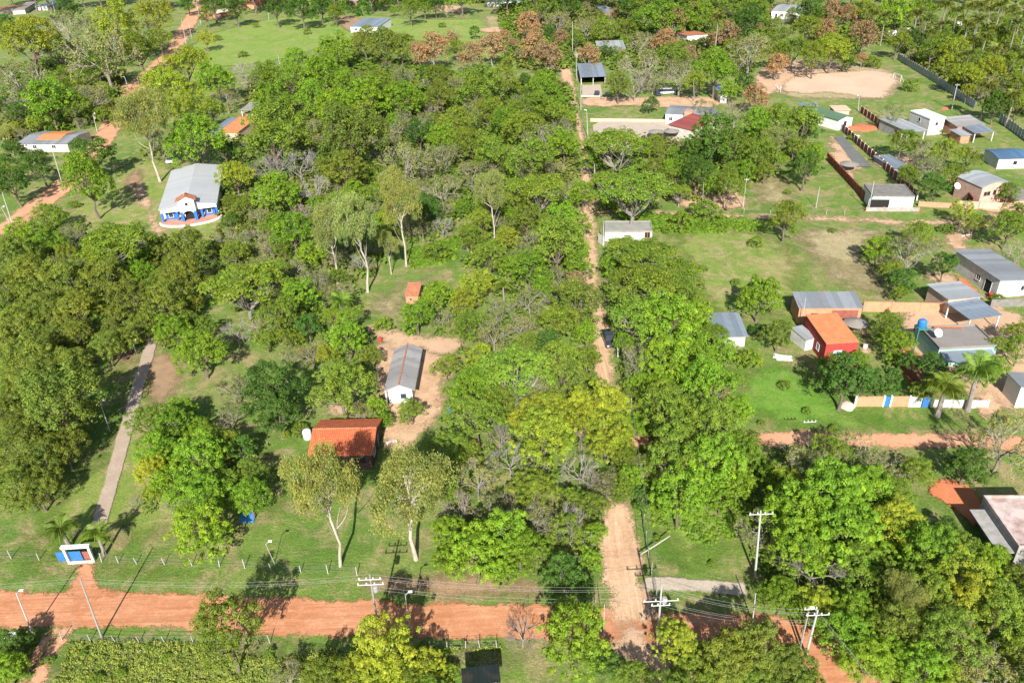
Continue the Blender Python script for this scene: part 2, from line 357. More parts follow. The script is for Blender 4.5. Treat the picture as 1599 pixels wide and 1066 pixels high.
def strip(name, px, wid, mat, **k):        # px centre line in the photo, width in metres
    c = smooth([tuple(G(*p)[:2]) for p in px], 2, False); wid = wid if isinstance(wid, (list, tuple)) else [wid, wid]
    t = np.gradient(c, axis=0); t /= np.linalg.norm(t, axis=1)[:, None]; nn = np.stack([-t[:, 1], t[:, 0]], 1)
    s = np.linspace(0, 1, len(c)); ww = np.interp(s, np.linspace(0, 1, len(wid)), wid)[:, None]/2
    return sheet(name, np.vstack([c+nn*ww, (c-nn*ww)[::-1]]), mat, it=0, **k)
# soft patches of different grass
patch('far_meadow', [(262, 95), (300, 62), (345, 45), (440, 24), (600, 22), (640, 30), (820, 28), (870, 60), (800, 140), (700, 70), (560, 60), (430, 100), (330, 108)], 'brightgrass', margin=6)
patch('green_field', [(1015, 345), (1230, 350), (1290, 460), (1200, 520), (1080, 500)], 'lawn', margin=6)
patch('green_meadow', [(1100, 580), (1200, 550), (1290, 570), (1340, 640), (1540, 645), (1560, 680), (1150, 690)], 'lushgrass', margin=6)
patch('garden_meadow', [(980, 760), (1170, 720), (1190, 900), (1010, 900)], 'brightgrass', margin=6)
patch('front_lawn', [(0, 830), (130, 800), (170, 860), (350, 880), (340, 920), (0, 915)], 'lawn', margin=5)
patch('path_lawn', [(150, 540), (290, 560), (260, 680), (420, 690), (480, 720), (450, 860), (0, 870), (60, 770), (160, 690)], 'lawn', margin=5)
patch('church_lawn', [(60, 340), (200, 240), (270, 240), (350, 320), (440, 390), (300, 420), (100, 380)], 'lawn', margin=5)
patch('clearing_grass', [(640, 380), (720, 380), (720, 420), (640, 440)], 'brightgrass', margin=5)
patch('dry_clearing', [(590, 450), (640, 430), (710, 425), (715, 440), (660, 460), (630, 500), (580, 500), (560, 480)], 'drygrass', margin=5)
patch('dry_field', [(1165, 265), (1225, 262), (1275, 325), (1160, 328)], 'drygrass', margin=5)
patch('dry_meadow', [(1215, 352), (1400, 355), (1400, 400), (1390, 440), (1420, 475), (1300, 455), (1240, 400)], 'drygrass', margin=5)
patch('dry_bank', [(690, 900), (860, 895), (940, 920), (940, 945), (690, 940)], 'drygrass', margin=4)
patch('rough_field', [(50, 990), (560, 985), (700, 1000), (700, 1100), (30, 1100)], 'darkgrass', margin=4)
patch('verge_soil', [(540, 905), (700, 890), (860, 905), (860, 935), (620, 938)], 'brownsoil', margin=4)
patch('trampled_lawn', [(225, 560), (270, 545), (300, 590), (250, 640), (225, 620)], 'brownsoil', margin=4)
patch('shaded_soil', [(170, 545), (215, 540), (215, 570), (180, 570)], 'brownsoil', margin=3)
patch('worn_spot', [(1185, 105), (1220, 90), (1320, 96), (1400, 104), (1425, 130), (1400, 160), (1300, 158), (1200, 155)], 'worn', margin=6)
# roads
strip('main_road', [(-220, 950), (-60, 950), (100, 952), (300, 953), (420, 962), (620, 967), (850, 972), (1000, 979), (1130, 985), (1225, 990), (1275, 1015), (1340, 1085), (1400, 1160), (1460, 1230)], [6.3, 5.4, 5.0, 5.0, 4.8, 4.6, 4.8, 6.2, 6.2, 6.5], 'reddirt')
patch('gate_approach', [(85, 935), (118, 905), (122, 878), (148, 878), (146, 900), (160, 915), (195, 935)], 'reddirt', margin=1.5)
strip('rut_track', [(95, 975), (70, 1000), (45, 1040), (25, 1090)], [2.6, 1.3, 1.0], 'redtrack', margin=1)
strip('rut_track', [(112, 975), (88, 1010), (66, 1040), (45, 1090)], [2.6, 1.3, 1.0], 'redtrack', margin=1)
strip('street', [(995, 975), (978, 920), (966, 850), (965, 800), (962, 765)], [5.4, 4.8, 5.2, 3.6, 1.2], 'streetsoil')
strip('street', [(968, 790), (972, 750), (955, 690), (940, 620)], 1.6, 'brownsoil')
strip('street', [(945, 640), (943, 600), (941, 560), (935, 500), (922, 440), (917, 380), (920, 300), (915, 240), (903, 200), (895, 160), (886, 125), (880, 95), (878, 60), (872, 20), (868, -10)], [3.4, 3.6, 3.4, 3.0, 3.4, 3.8, 3.0, 2.0, 2.8, 4.4, 4.8, 5.2, 4.6, 4.2], 'streetsoil')
strip('side_street', [(930, 690), (1100, 687), (1220, 684), (1330, 686), (1450, 688), (1540, 690), (1640, 700), (1760, 705)], 3.5, 'redtrack')
strip('south_track', [(960, 990), (1000, 1010), (1040, 1045), (1060, 1100)], [4, 4.5, 5.5], 'tansoil')
strip('field_track', [(925, 332), (1000, 332), (1100, 337), (1200, 339), (1330, 344), (1450, 349), (1540, 349), (1560, 335)], [3.2, 2.6, 2.4, 3, 3, 4], 'tansoil')
patch('dirt_lane', [(1470, 350), (1560, 338), (1570, 350), (1520, 362), (1505, 392), (1480, 392)], 'palesoil')
strip('west_road', [(-90, 470), (-20, 385), (60, 320), (110, 285), (165, 215), (195, 160), (215, 132), (245, 105), (270, 80), (290, 45), (305, 20), (318, -12)], [7, 7.5, 7.5, 7, 8.5, 8, 8, 9, 9], 'redtrack')
strip('forest_lane', [(60, 132), (110, 118), (150, 122), (200, 135)], 5, 'redtrack')
strip('church_trail', [(180, 285), (215, 280), (222, 310), (240, 345), (258, 376), (265, 400)], [2, 3.4, 2.4, 1.6], 'tansoil', margin=1.5)
strip('church_walk', [(289, 352), (284, 372), (278, 388)], 2.4, 'paving', margin=1)
strip('paved_path', [(262, 465), (235, 541), (205, 640), (184, 720), (160, 802), (153, 825)], 2.0, 'paving', margin=1)
strip('concrete_walkway', [(1003, 910), (1080, 914), (1165, 920)], 1.9, 'greyconc', margin=1)
# yards
patch('worn_spot', [(840, 70), (880, 55), (890, 100), (850, 110)], 'drygrass', margin=5)
patch('worn_spot', [(1225, 356), (1300, 350), (1400, 354), (1380, 385), (1370, 420), (1400, 450), (1420, 472), (1380, 470), (1320, 445), (1270, 410), (1240, 385)], 'worn', margin=6)
patch('worn_spot', [(1310, 405), (1350, 408), (1372, 440), (1350, 448), (1300, 420)], 'worn', margin=3)
patch('worn_spot', [(1225, 370), (1260, 362), (1270, 380), (1240, 390)], 'worn', margin=3)
patch('worn_spot', [(1110, 355), (1160, 352), (1175, 368), (1130, 375)], 'drygrass', margin=4)
patch('worn_spot', [(1170, 275), (1215, 268), (1245, 300), (1180, 318)], 'worn', margin=4)
patch('worn_spot', [(640, 700), (690, 690), (680, 660), (640, 690)], 'worn', margin=2)
patch('worn_spot', [(290, 600), (340, 590), (345, 610), (300, 620)], 'drygrass', margin=3)
patch('worn_spot', [(430, 680), (480, 685), (470, 692), (432, 690)], 'worn', margin=2)
patch('worn_spot', [(560, 870), (620, 880), (640, 920), (560, 920)], 'drygrass', margin=4)
patch('worn_spot', [(740, 20), (830, 30), (860, 60), (760, 60)], 'drygrass', margin=6)
patch('worn_spot', [(195, 270), (230, 262), (215, 300), (190, 300)], 'brownsoil', margin=3)
patch('worn_spot', [(1030, 800), (1060, 830), (1080, 860), (1040, 850)], 'drygrass', margin=3)
patch('worn_spot', [(1380, 690), (1430, 700), (1450, 720), (1400, 712)], 'drygrass', margin=3)
patch('swept_yard', [(580, 545), (600, 530), (640, 530), (700, 555), (712, 590), (690, 600), (700, 650), (650, 690), (640, 710), (595, 705), (596, 660), (610, 640), (580, 610)], 'palesoil')
patch('back_yard', [(505, 630), (560, 628), (600, 640), (592, 655), (508, 652)], 'tansoil')
patch('pond_edge_soil', [(560, 500), (640, 520), (720, 530), (730, 545), (700, 560), (580, 540)], 'tansoil')
patch('soccer_pitch', [(1216, 130), (1230, 118), (1300, 113), (1380, 110), (1398, 118), (1408, 130), (1392, 140), (1388, 154), (1350, 155), (1320, 149), (1290, 145), (1250, 147), (1218, 143)], 'sand')
patch('worn_ground', [(1175, 115), (1215, 95), (1320, 98), (1350, 112), (1240, 118), (1215, 150), (1175, 150)], 'tansoil')
patch('red_yard', [(905, 152), (960, 152), (1040, 152), (1120, 150), (1130, 170), (1060, 172), (1000, 165), (908, 170)], 'palesoil')
patch('swept_plot', [(1050, 285), (1110, 283), (1170, 305), (1165, 328), (1050, 330)], 'palesoil')
patch('tan_plot', [(1290, 215), (1305, 215), (1350, 262), (1330, 290), (1300, 262)], 'tansoil', margin=1)
patch('ash_drive', [(1302, 215), (1316, 213), (1362, 262), (1336, 262)], 'asphalt', it=0, margin=.6)
patch('lime_yard', [(925, 187), (1060, 190), (1066, 232), (1000, 232), (925, 215)], 'greyconc')
patch('village_yard', [(1390, 485), (1480, 470), (1599, 480), (1640, 560), (1640, 640), (1540, 640), (1400, 560)], 'tansoil')
patch('house_lane', [(1400, 540), (1425, 540), (1450, 612), (1425, 618)], 'redearth', margin=1)
patch('barn_apron', [(908, 134), (938, 133), (942, 153), (908, 153)], 'greyconc', it=0, margin=.6)
patch('brick_yard', [(1490, 425), (1540, 465), (1530, 480), (1495, 440)], 'redearth', margin=1)
patch('west_yard', [(1440, 430), (1480, 425), (1500, 445), (1460, 450)], 'tansoil')
patch('wall_yard', [(1500, 318), (1599, 322), (1640, 345), (1540, 332)], 'palesoil')
patch('red_clay_yard', [(1440, 770), (1462, 752), (1500, 752), (1530, 768), (1540, 800), (1525, 830), (1490, 800)], 'redearth')
patch('south_clearing', [(690, 1000), (800, 995), (850, 1010), (850, 1066), (700, 1090)], 'drygrass', margin=4)
patch('store_yard', [(1530, 600), (1560, 620), (1560, 650), (1520, 660)], 'palesoil')
patch('red_bank', [(745, 45), (800, 42), (805, 50), (750, 53)], 'palesoil')
patch('far_yard', [(520, 25), (560, 25), (600, 50), (540, 55)], 'brownsoil')
patch('far_lane', [(300, 15), (360, 20), (340, 33), (310, 32)], 'palesoil')
patch('west_soil', [(360, 172), (400, 178), (420, 190), (400, 205), (390, 185)], 'palesoil')
patch('orange_yard', [(640, 10), (720, 8), (730, 20), (700, 22)], 'palesoil')
patch('corner_soil', [(1350, 245), (1450, 240), (1460, 262), (1370, 270)], 'tansoil')
patch('house_soil', [(1350, 510), (1375, 530), (1375, 560), (1345, 555), (1330, 520)], 'tansoil')
# ---------------- buildings ----------------
LAND = []           # landmarks for the tree labels: (x, y in the photo, phrase)
def frame(px, he):
    A, B, Cc, D = [np.array(tuple(G(x, y, he)))[:2] for x, y in px]
    u = (B-A)+(Cc-D); w_ = (np.linalg.norm(B-A)+np.linalg.norm(Cc-D))/2; u /= np.linalg.norm(u); v = np.array([-u[1], u[0]])
    d = ((D-A)@v+(Cc-B)@v)/2; c = (A+B+Cc+D)/4
    return c, math.atan2(u[1], u[0]), w_, d
def slab(mb, p, t=.09):       # a roof sheet with thickness
    mb.prism([(x, y, z-t) for x, y, z in p], p)
def roofmesh(kind, w_, d, he, rise, t=.09):
    x, y = w_/2, d/2; mb = MB()
    if kind == 'gable_x':
        slab(mb, [(-x, -y, he), (x, -y, he), (x, -.01, he+rise), (-x, -.01, he+rise)], t); slab(mb, [(-x, .01, he+rise), (x, .01, he+rise), (x, y, he), (-x, y, he)], t)
    elif kind == 'gable_y':
        slab(mb, [(-x, -y, he), (-.01, -y, he+rise), (-.01, y, he+rise), (-x, y, he)], t); slab(mb, [(.01, -y, he+rise), (x, -y, he), (x, y, he), (.01, y, he+rise)], t)
    elif kind == 'shed_f': slab(mb, [(-x, -y, he), (x, -y, he), (x, y, he+rise), (-x, y, he+rise)], t)
    elif kind == 'shed_b': slab(mb, [(-x, -y, he+rise), (x, -y, he+rise), (x, y, he), (-x, y, he)], t)
    elif kind == 'shed_l': slab(mb, [(-x, -y, he), (x, -y, he+rise), (x, y, he+rise), (-x, y, he)], t)
    elif kind == 'shed_r': slab(mb, [(-x, -y, he+rise), (x, -y, he), (x, y, he), (-x, y, he+rise)], t)
    elif kind == 'hip':
        k = min(x, y)*.9
        if x > y: r1, r2 = (-x+k, 0, he+rise), (x-k, 0, he+rise)
        else: r1, r2 = (0, -y+k, he+rise), (0, y-k, he+rise)
        a, b, c, e = (-x, -y, he), (x, -y, he), (x, y, he), (-x, y, he)
        n = len(mb.v); mb.v += [a, b, c, e, r1, r2]
        if x > y: mb.f += [(n, n+1, n+5, n+4), (n+1, n+2, n+5), (n+2, n+3, n+4, n+5), (n+3, n, n+4), (n+3, n+2, n+1, n)]
        else: mb.f += [(n, n+1, n+4), (n+1, n+2, n+5, n+4), (n+2, n+3, n+5), (n+3, n, n+4, n+5), (n+3, n+2, n+1, n)]
    elif kind == 'barrel_y':       # axis runs front to back
        k = 12; P = [(-x+w_*i/k, he+rise*math.sin(math.pi*i/k)) for i in range(k+1)]
        for i in range(k): mb.prism([(P[i][0], -y, P[i][1]-t), (P[i+1][0], -y, P[i+1][1]-t), (P[i+1][0], y, P[i+1][1]-t), (P[i][0], y, P[i][1]-t)], [(P[i][0], -y, P[i][1]), (P[i+1][0], -y, P[i+1][1]), (P[i+1][0], y, P[i+1][1]), (P[i][0], y, P[i][1])])
    elif kind == 'barrel_x':
        k = 12; P = [(-y+d*i/k, he+rise*math.sin(math.pi*i/k)) for i in range(k+1)]
        for i in range(k): mb.prism([(-x, P[i][0], P[i][1]-t), (x, P[i][0], P[i][1]-t), (x, P[i+1][0], P[i+1][1]-t), (-x, P[i+1][0], P[i+1][1]-t)], [(-x, P[i][0], P[i][1]), (x, P[i][0], P[i][1]), (x, P[i+1][0], P[i+1][1]), (-x, P[i+1][0], P[i+1][1])])
    elif kind == 'flat':
        mb.box(-x, x, -y, y, he-.18, he)
        q = .18; h = rise
        if h: mb.box(-x, x, -y, -y+q, he, he+h); mb.box(-x, x, y-q, y, he, he+h); mb.box(-x, -x+q, -y+q, y-q, he, he+h); mb.box(x-q, x, -y+q, y-q, he, he+h)
    return mb
def topz(kind, x, y, w_, d, he, rise):
    return {'gable_x': he+rise*(1-abs(y)/(d/2)), 'gable_y': he+rise*(1-abs(x)/(w_/2)), 'shed_f': he+rise*(y/d+.5), 'shed_b': he+rise*(.5-y/d),
            'shed_l': he+rise*(x/w_+.5), 'shed_r': he+rise*(.5-x/w_), 'barrel_y': he+rise*math.sin(math.pi*min(1, max(0, x/w_+.5))), 'barrel_x': he+rise*math.sin(math.pi*min(1, max(0, y/d+.5)))}.get(kind, he)
def walls(w_, d, he, kind, rise, ow, od, sides='fblr', t=.18, inset=.25):
    x, y = w_/2-inset, d/2-inset; mb = MB()
    def run(a, b):
        n = 8; P = [(a[0]+(b[0]-a[0])*i/n, a[1]+(b[1]-a[1])*i/n) for i in range(n+1)]
        dx, dy = b[0]-a[0], b[1]-a[1]; L = math.hypot(dx, dy); nx, ny = -dy/L*t, dx/L*t
        for i in range(n):
            p, q = P[i], P[i+1]; zp, zq = (topz(kind, p[0], p[1], w_, d, he, rise)-.1, topz(kind, q[0], q[1], w_, d, he, rise)-.1)
            mb.prism([(p[0], p[1], 0), (q[0], q[1], 0), (q[0]+nx, q[1]+ny, 0), (p[0]+nx, p[1]+ny, 0)], [(p[0], p[1], zp), (q[0], q[1], zq), (q[0]+nx, q[1]+ny, zq), (p[0]+nx, p[1]+ny, zp)])
    if 'f' in sides: run((-x, -y), (x, -y))
    if 'b' in sides: run((x, y), (-x, y))
    if 'l' in sides: run((-x, y-t-.003), (-x, -y+t+.003))
    if 'r' in sides: run((x, -y+t+.003), (x, y-t-.003))
    return mb
def opening(root, side, u, w_, z0, h, x, y, kind='window', fm='whitepaint', pm='glass'):
    # u from 0 to 1 along the side (left to right or front to back)
    fr, pn = MB(), MB(); a, e = .08, .035
    L = x if side in 'fb' else y; s = -L+2*L*u
    def bx(m, s0, s1, za, zb, o0, o1):
        if side == 'f': m.box(s0, s1, -y-o1, -y-o0, za, zb)
        if side == 'b': m.box(s0, s1, y+o0, y+o1, za, zb)
        if side == 'l': m.box(-x-o1, -x-o0, s0, s1, za, zb)
        if side == 'r': m.box(x+o0, x+o1, s0, s1, za, zb)
    s0, s1 = s-w_/2, s+w_/2
    bx(pn, s0, s1, z0, z0+h, .004, .02)
    bx(fr, s0-a, s0, z0, z0+h+a, .002, e+.02); bx(fr, s1, s1+a, z0, z0+h+a, .002, e+.02); bx(fr, s0, s1, z0+h, z0+h+a, .002, e+.02)
    if kind == 'window':
        bx(fr, s0-a, s1+a, z0-a, z0, .002, e+.06)
        if w_ > .9: bx(fr, s-.025, s+.025, z0, z0+h, .021, .04)
    f_ = fr.build(kind, fm, root); pn.build('pane' if kind == 'window' else 'door_or_bay_fill', pm, f_)
def house(name, label, px, he, kind, rise, wall, roof, cat='house', over=.35, ops=(), sides='fblr', posts=(), roof_name='roof', land=None, grp=None, ridge=None, wall_name='wall', t=.09):
    c, rz, w_, d = frame(px, he)
    root = empty(name, (c[0], c[1], 0), rz, label, cat, grp)
    ow, od = w_, d
    if sides: walls(w_, d, he, kind, rise, ow, od, sides, inset=over).build(wall_name, wall, root)
    r = roofmesh(kind, w_, d, he, rise, t).build(roof_name, roof, root)
    if ridge:
        rb = MB()
        if kind == 'gable_y': rb.tube([(0, -d/2, he+rise+.02), (0, d/2, he+rise+.02)], .11, 6)
        else: rb.tube([(-w_/2, 0, he+rise+.02), (w_/2, 0, he+rise+.02)], .11, 6)
        rb.build('ridge_cap', ridge, r)
    for o in ops: opening(root, o[0], o[1], o[2], o[3], o[4], w_/2-over, d/2-over, *(o[5:]))
    for fx, fy in posts:
        x_, y_ = (fx-.5)*w_, (fy-.5)*d; MB().box(x_-.09, x_+.09, y_-.09, y_+.09, 0, topz(kind, x_, y_, w_, d, he, rise)-.1).build('post', 'white', root)
    if land: LAND.append((sum(p[0] for p in px)/4, sum(p[1] for p in px)/4, land))
    return root, w_, d
DO, WP = 'darkopening', 'whitepaint'
# church -------------------------------------------------------------
c, rz, w_, d = frame([(250, 324), (337, 321), (343, 263), (274, 262)], 3.4)
_v = G(308, 262, 3.4)-G(293, 323, 3.4); rz = math.atan2(_v.y, _v.x)-math.pi/2; w_ = (G(337, 321, 3.4)-G(250, 324, 3.4)).length; d = _v.length; c = (G(293, 323, 3.4)+G(308, 262, 3.4))/2
ch = empty('church', (c[0], c[1], 0), rz, 'blue and white church with a grey metal roof and brick terrace', 'church'); LAND.append((295, 300, 'blue white church'))
X, Y = w_/2, d/2; he, rise = 3.4, 1.15
roofmesh('gable_y', w_, d, he, rise).build('roof', 'churchroof', ch)
wb = walls(w_, d-2.6, he, 'gable_y', rise, w_, d, 'fblr', inset=.35); wb.v = [(a, b+1.3, z) for a, b, z in wb.v]; wb.build('wall', 'white', ch)
fy = -Y+.35
fa = MB()      # facade band above the porch, pitched with the roof
for i in range(10):
    a0, a1 = -X+.3+(2*X-.6)*i/10, -X+.3+(2*X-.6)*(i+1)/10; z = lambda q: he+rise*(1-abs(q)/X)-.11
    fa.prism([(a0, fy, 2.45), (a1, fy, 2.45), (a1, fy+.22, 2.45), (a0, fy+.22, 2.45)], [(a0, fy, z(a0)), (a1, fy, z(a1)), (a1, fy+.22, z(a1)), (a0, fy+.22, z(a0))])
fa.build('facade', 'white', ch)
for q in (-.93, -.42, .42, .93):
    MB().box(q*X-.22, q*X+.22, fy-.05, fy+.38, 0, 2.448).build('pillar', 'churchblue', ch)
for q in (-.66, .66): MB().box(q*X-.18*X, q*X+.18*X, -Y+1.60, -Y+1.64, .05, 2.4).build('porch_panel', 'churchblue', ch)
for q in (-.66, .66): opening(ch, 'f', .5+q*.5, .9, .9, 1.1, X, Y-1.55, 'window')
for q in (-1.75, 1.15): MB().box(q, q+.6, fy-1.3, fy-.06, 0, 2.6).build('portico_pier', 'churchblue', ch)
k = 10; ar = MB(); rr = 1.15
for i in range(k):
    t0, t1 = math.pi*i/k, math.pi*(i+1)/k; x0, x1 = -rr*math.cos(t0), -rr*math.cos(t1); z0, z1 = 2.0+.75*math.sin(t0), 2.0+.75*math.sin(t1)
    ar.prism([(x0, fy-1.32, z0), (x1, fy-1.32, z1), (x1, fy-.06, z1), (x0, fy-.06, z0)], [(x0, fy-1.32, 5.5), (x1, fy-1.32, 5.5), (x1, fy-.06, 5.5), (x0, fy-.06, 5.5)])
ar.box(-1.72, -1.153, fy-1.32, fy-.06, 2.602, 5.5); ar.box(1.153, 1.72, fy-1.32, fy-.06, 2.602, 5.5); pw = ar.build('portico_wall', 'white', ch)
MB().lathe([(.34, -.02), (.34, .03)], 16).build('niche', DO, pw, (0, fy-1.325, 4.35)).rotation_euler = (R_(90), 0, 0)
sg = MB()      # pale blue lettering band over the arch
for i in range(5): sg.box(-.55+i*.23, -.40+i*.23, fy-1.345, fy-1.322, 3.25, 3.6); sg.box(-.55+i*.23, -.40+i*.23+.03*(i % 2), fy-1.345, fy-1.322, 3.12, 3.16)
sg.build('lettering', 'paleblue', pw)
opening(ch, 'f', .5, 1.7, .05, 2.2, X, -fy-.03, 'door', 'churchblue', DO)
br = MB(); q = 2.25
slab(br, [(-q, fy-1.7, 5.3), (0, fy-1.7, 6.4), (0, fy+1.0, 6.4), (-q, fy+1.0, 5.3)], .12); slab(br, [(.003, fy-1.7, 6.4), (q, fy-1.7, 5.3), (q, fy+1.0, 5.3), (.003, fy+1.0, 6.4)], .12)
br.build('portico_roof', 'tileold', ch)
gb = MB(); gb.prism([(-1.72, fy-1.32, 5.502), (1.72, fy-1.32, 5.502), (0, fy-1.32, 6.28)], [(-1.72, fy-1.18, 5.502), (1.72, fy-1.18, 5.502), (0, fy-1.18, 6.28)]); gb.build('portico_gable', 'white', ch)
MB().box(-1.72, 1.72, fy-.055, fy+.5, 4.2, 5.5).build('belfry_wall', 'white', ch)
cr = MB(); cr.box(-.05, .05, fy-1.1, fy-1.0, 6.35, 7.5); cr.box(-.32, -.052, fy-1.09, fy-1.01, 7.0, 7.1); cr.box(.052, .32, fy-1.09, fy-1.01, 7.0, 7.1); cr.build('cross', 'greywood', ch)
tr_ = MB(); nn_ = 20; arc = [(X*1.02*math.cos(math.pi+math.pi*i/nn_), -Y+.3+3.6*math.sin(math.pi+math.pi*i/nn_)) for i in range(nn_+1)]
tr_.prism([(x, y, 0) for x, y in arc]+[(X*1.02, -Y+2.9, 0), (-X*1.02, -Y+2.9, 0)], [(x, y, .32) for x, y in arc]+[(X*1.02, -Y+2.9, .32), (-X*1.02, -Y+2.9, .32)]); tr_.build('terrace', 'brickpaving', ch)
rm = MB(); 
for i in range(nn_):
    a, b = arc[i], arc[i+1]; m1 = 1.055
    o_ = lambda p: (p[0]*m1, -Y+.3+(p[1]+Y-.3)*1.08)
    rm.prism([(a[0], a[1], 0), (o_(a)[0], o_(a)[1], 0), (o_(b)[0], o_(b)[1], 0), (b[0], b[1], 0)], [(a[0], a[1], .44), (o_(a)[0], o_(a)[1], .44), (o_(b)[0], o_(b)[1], .44), (b[0], b[1], .44)])
rm.build('terrace_rim', 'white', ch)
# the orange tiled house, the long grey house ------------------------
house('tiled_house', 'long house with an orange tiled gable roof and dark brick front', [(484, 711), (587, 709), (593, 653), (497, 655)], 2.9, 'gable_x', 1.35, 'darkwall', 'tile',
      ops=[('f', .50, 1.0, .02, 2.1, 'door', 'darkwall', DO), ('f', .80, 1.5, 1.2, .7, 'window', 'darkwall', DO), ('r', .3, 1.0, 1.0, 1.0), ('r', .7, .9, .02, 2.0, 'door', 'greendark', 'tealwall')], land='orange tiled house', ridge='tileold', t=.14, over=.45)
house('long_house', 'narrow grey roofed house with a red ridge and white end wall', [(602, 611), (655, 608), (653, 545), (613, 545)], 2.7, 'gable_y', 1.0, 'white', 'oldgrey', over=.5,
      ops=[('f', .62, .8, 1.0, .8, 'window', 'paleblue', 'glass'), ('l', .35, .9, .02, 2, 'door', 'wood', DO), ('l', .65, 1.0, .9, 1, 'window')], ridge='tileold', land='long grey house', posts=[(.04, .03), (.04, .35), (.04, .65)])
house('brick_shed', 'tiny brick shed with an orange tiled roof in the clearing', [(634, 462), (657, 462), (656, 446), (636, 446)], 1.7, 'shed_f', .7, 'brick', 'tileold', cat='shed', over=.12, ops=[('f', .4, .35, .8, .3, 'window', 'brick', DO)], land='small brick shed')
# upper left
r_, w_, d = house('hipped_house', 'house with a grey hipped roof around an orange tiled centre', [(33, 224), (112, 224), (137, 205), (60, 205)], 2.7, 'gable_x', .75, 'offwhite', 'zinc', over=.5, ops=[('f', .3, 1.2, 1, 1), ('f', .7, 1.2, 1, 1)], land='hip roofed house')
ct = MB(); slab(ct, [(-w_*.22, -d*.30, 3.04), (w_*.25, -d*.30, 3.04), (w_*.25, -.02, 3.68), (-w_*.22, -.02, 3.68)], .1); slab(ct, [(-w_*.22, .0, 3.68), (w_*.25, 0, 3.68), (w_*.25, d*.42, 2.98), (-w_*.22, d*.42, 2.98)], .1); ct.build('tiled_roof', 'orangeroof', r_)
house('small_house', 'small orange roofed house with a pale cream wall', [(355, 207), (382, 208), (392, 187), (360, 187)], 2.5, 'shed_f', .9, 'peach', 'orangeroof', over=.25, ops=[('f', .5, .9, .9, .9)], land='small orange house')
house('shed', 'small open shed with a pale blue metal roof beside the orange roofed house', [(339, 207), (355, 207), (360, 187), (346, 187)], 2.4, 'shed_f', .7, 'palewall', 'zincblue', cat='shed', over=.2, sides='bl')
house('lean_shed', 'grey plank shelter behind the small orange roofed house', [(381, 172), (401, 172), (401, 161), (385, 161)], 2.2, 'shed_f', .4, 'greywood', 'oldgrey', cat='shed', over=.2, sides='b', posts=[(.08, .08), (.92, .08)])
house('white_hall', 'low white hall with a pale blue metal roof in the far meadow', [(557, 42), (601, 42), (601, 32), (558, 32)], 2.8, 'shed_f', 1.2, 'white', 'zincblue', land='white meadow hall', ops=[('f', .2, 1.2, 1, 1)], over=.2)
house('brick_house', 'orange brick house at the top edge left of the meadow', [(388, 7), (417, 7), (419, -5), (391, -5)], 2.8, 'shed_f', 1.2, 'salmon', 'tile', land='far orange brick house')
house('far_shed', 'small grey brown shed among the far garden trees', [(553, 3), (568, 3), (568, -5), (555, -5)], 2.5, 'gable_x', 1, 'salmon', 'oldgrey', cat='shed')
house('long_white_hall', 'long white hall with a blue roof at the top edge', [(765, 3), (828, 2), (830, -7), (768, -7)], 2.8, 'shed_f', 1.2, 'white', 'zincblue', land='far long white hall', ops=[('f', .3, 1.5, 1, 1), ('f', .7, 1.5, 1, 1)])
house('far_house', 'far house with a brown tiled roof at the top left corner', [(0, 21), (14, 21), (18, 8), (0, 8)], 2.6, 'gable_x', 1, 'offwhite', 'tileold')
house('pale_house', 'pale cream house behind trees at the top left', [(28, 16), (48, 14), (50, 4), (30, 5)], 2.6, 'flat', .3, 'offwhite', 'flatroof')
house('grey_house', 'small far house with a pale grey roof between dark crowns', [(72, 10), (92, 9), (92, 1), (74, 1)], 2.6, 'shed_f', .8, 'palewall', 'zincwhite')
house('brick_ruin', 'low unfinished orange brick building beside the far dirt lane', [(330, 22), (352, 24), (354, 14), (334, 13)], 2.2, 'flat', .2, 'brick', 'tansoil' if False else 'brickpaving')
# centre top
house('open_barn', 'open barn with a big blue grey metal roof beside the street', [(904, 121), (945, 119), (942, 102), (903, 103)], 2.9, 'shed_f', .9, 'darkwall', 'zincblue', cat='barn', over=.2, sides='blr', posts=[(.05, .05), (.5, .05), (.95, .05)], land='open barn')
house('small_brick_house', 'small brick house with a grey roof near the top of the street', [(938, 22), (954, 20), (952, 11), (936, 11)], 2.6, 'shed_f', .8, 'salmon', 'zinc')
house('lean_to_house', 'wide low house with a pale grey roof behind the open barn', [(932, 78), (978, 76), (972, 66), (930, 67)], 2.8, 'shed_f', .8, 'brick', 'zincwhite', ops=[('f', .6, 1.2, 1, 1)], land='pale roofed house')
house('white_house', 'white house with a half tiled roof among brown trees', [(1063, 60), (1098, 58), (1094, 47), (1062, 50)], 3.6, 'shed_b', .9, 'white', 'tileold', ops=[('f', .8, .8, 1.2, 1)], land='half tiled white house')
house('far_white_house', 'wide white house with dark windows at the top right', [(1210, 17), (1254, 20), (1250, 7), (1216, 7)], 3.4, 'gable_x', .9, 'white', 'zincwhite', over=.15, ops=[('f', .2, .9, .3, 2, 'door', WP, DO), ('f', .42, 1, 1.3, 1), ('f', .75, 1, 1.3, 1)], land='far white house')
r_, w_, d = house('workshop', 'white walled workshop with a grey metal roof and orange chimney block', [(1044, 177), (1105, 182), (1098, 166), (1042, 165)], 3.0, 'gable_x', .5, 'white', 'zinc', cat='house', over=.15, land='grey roofed workshop', ops=[('f', .15, 1, 1, 1)])
MB().box(w_*.02, w_*.22, -d*.62, -d*.36, 0, 4.2).build('chimney', 'salmon', r_)
house('red_roof_house', 'narrow building with a dull red roof along the paved yard', [(1072, 213), (1105, 190), (1090, 184), (1057, 184)], 3.0, 'shed_l', .9, 'offwhite', 'redroof', land='dull red roof')
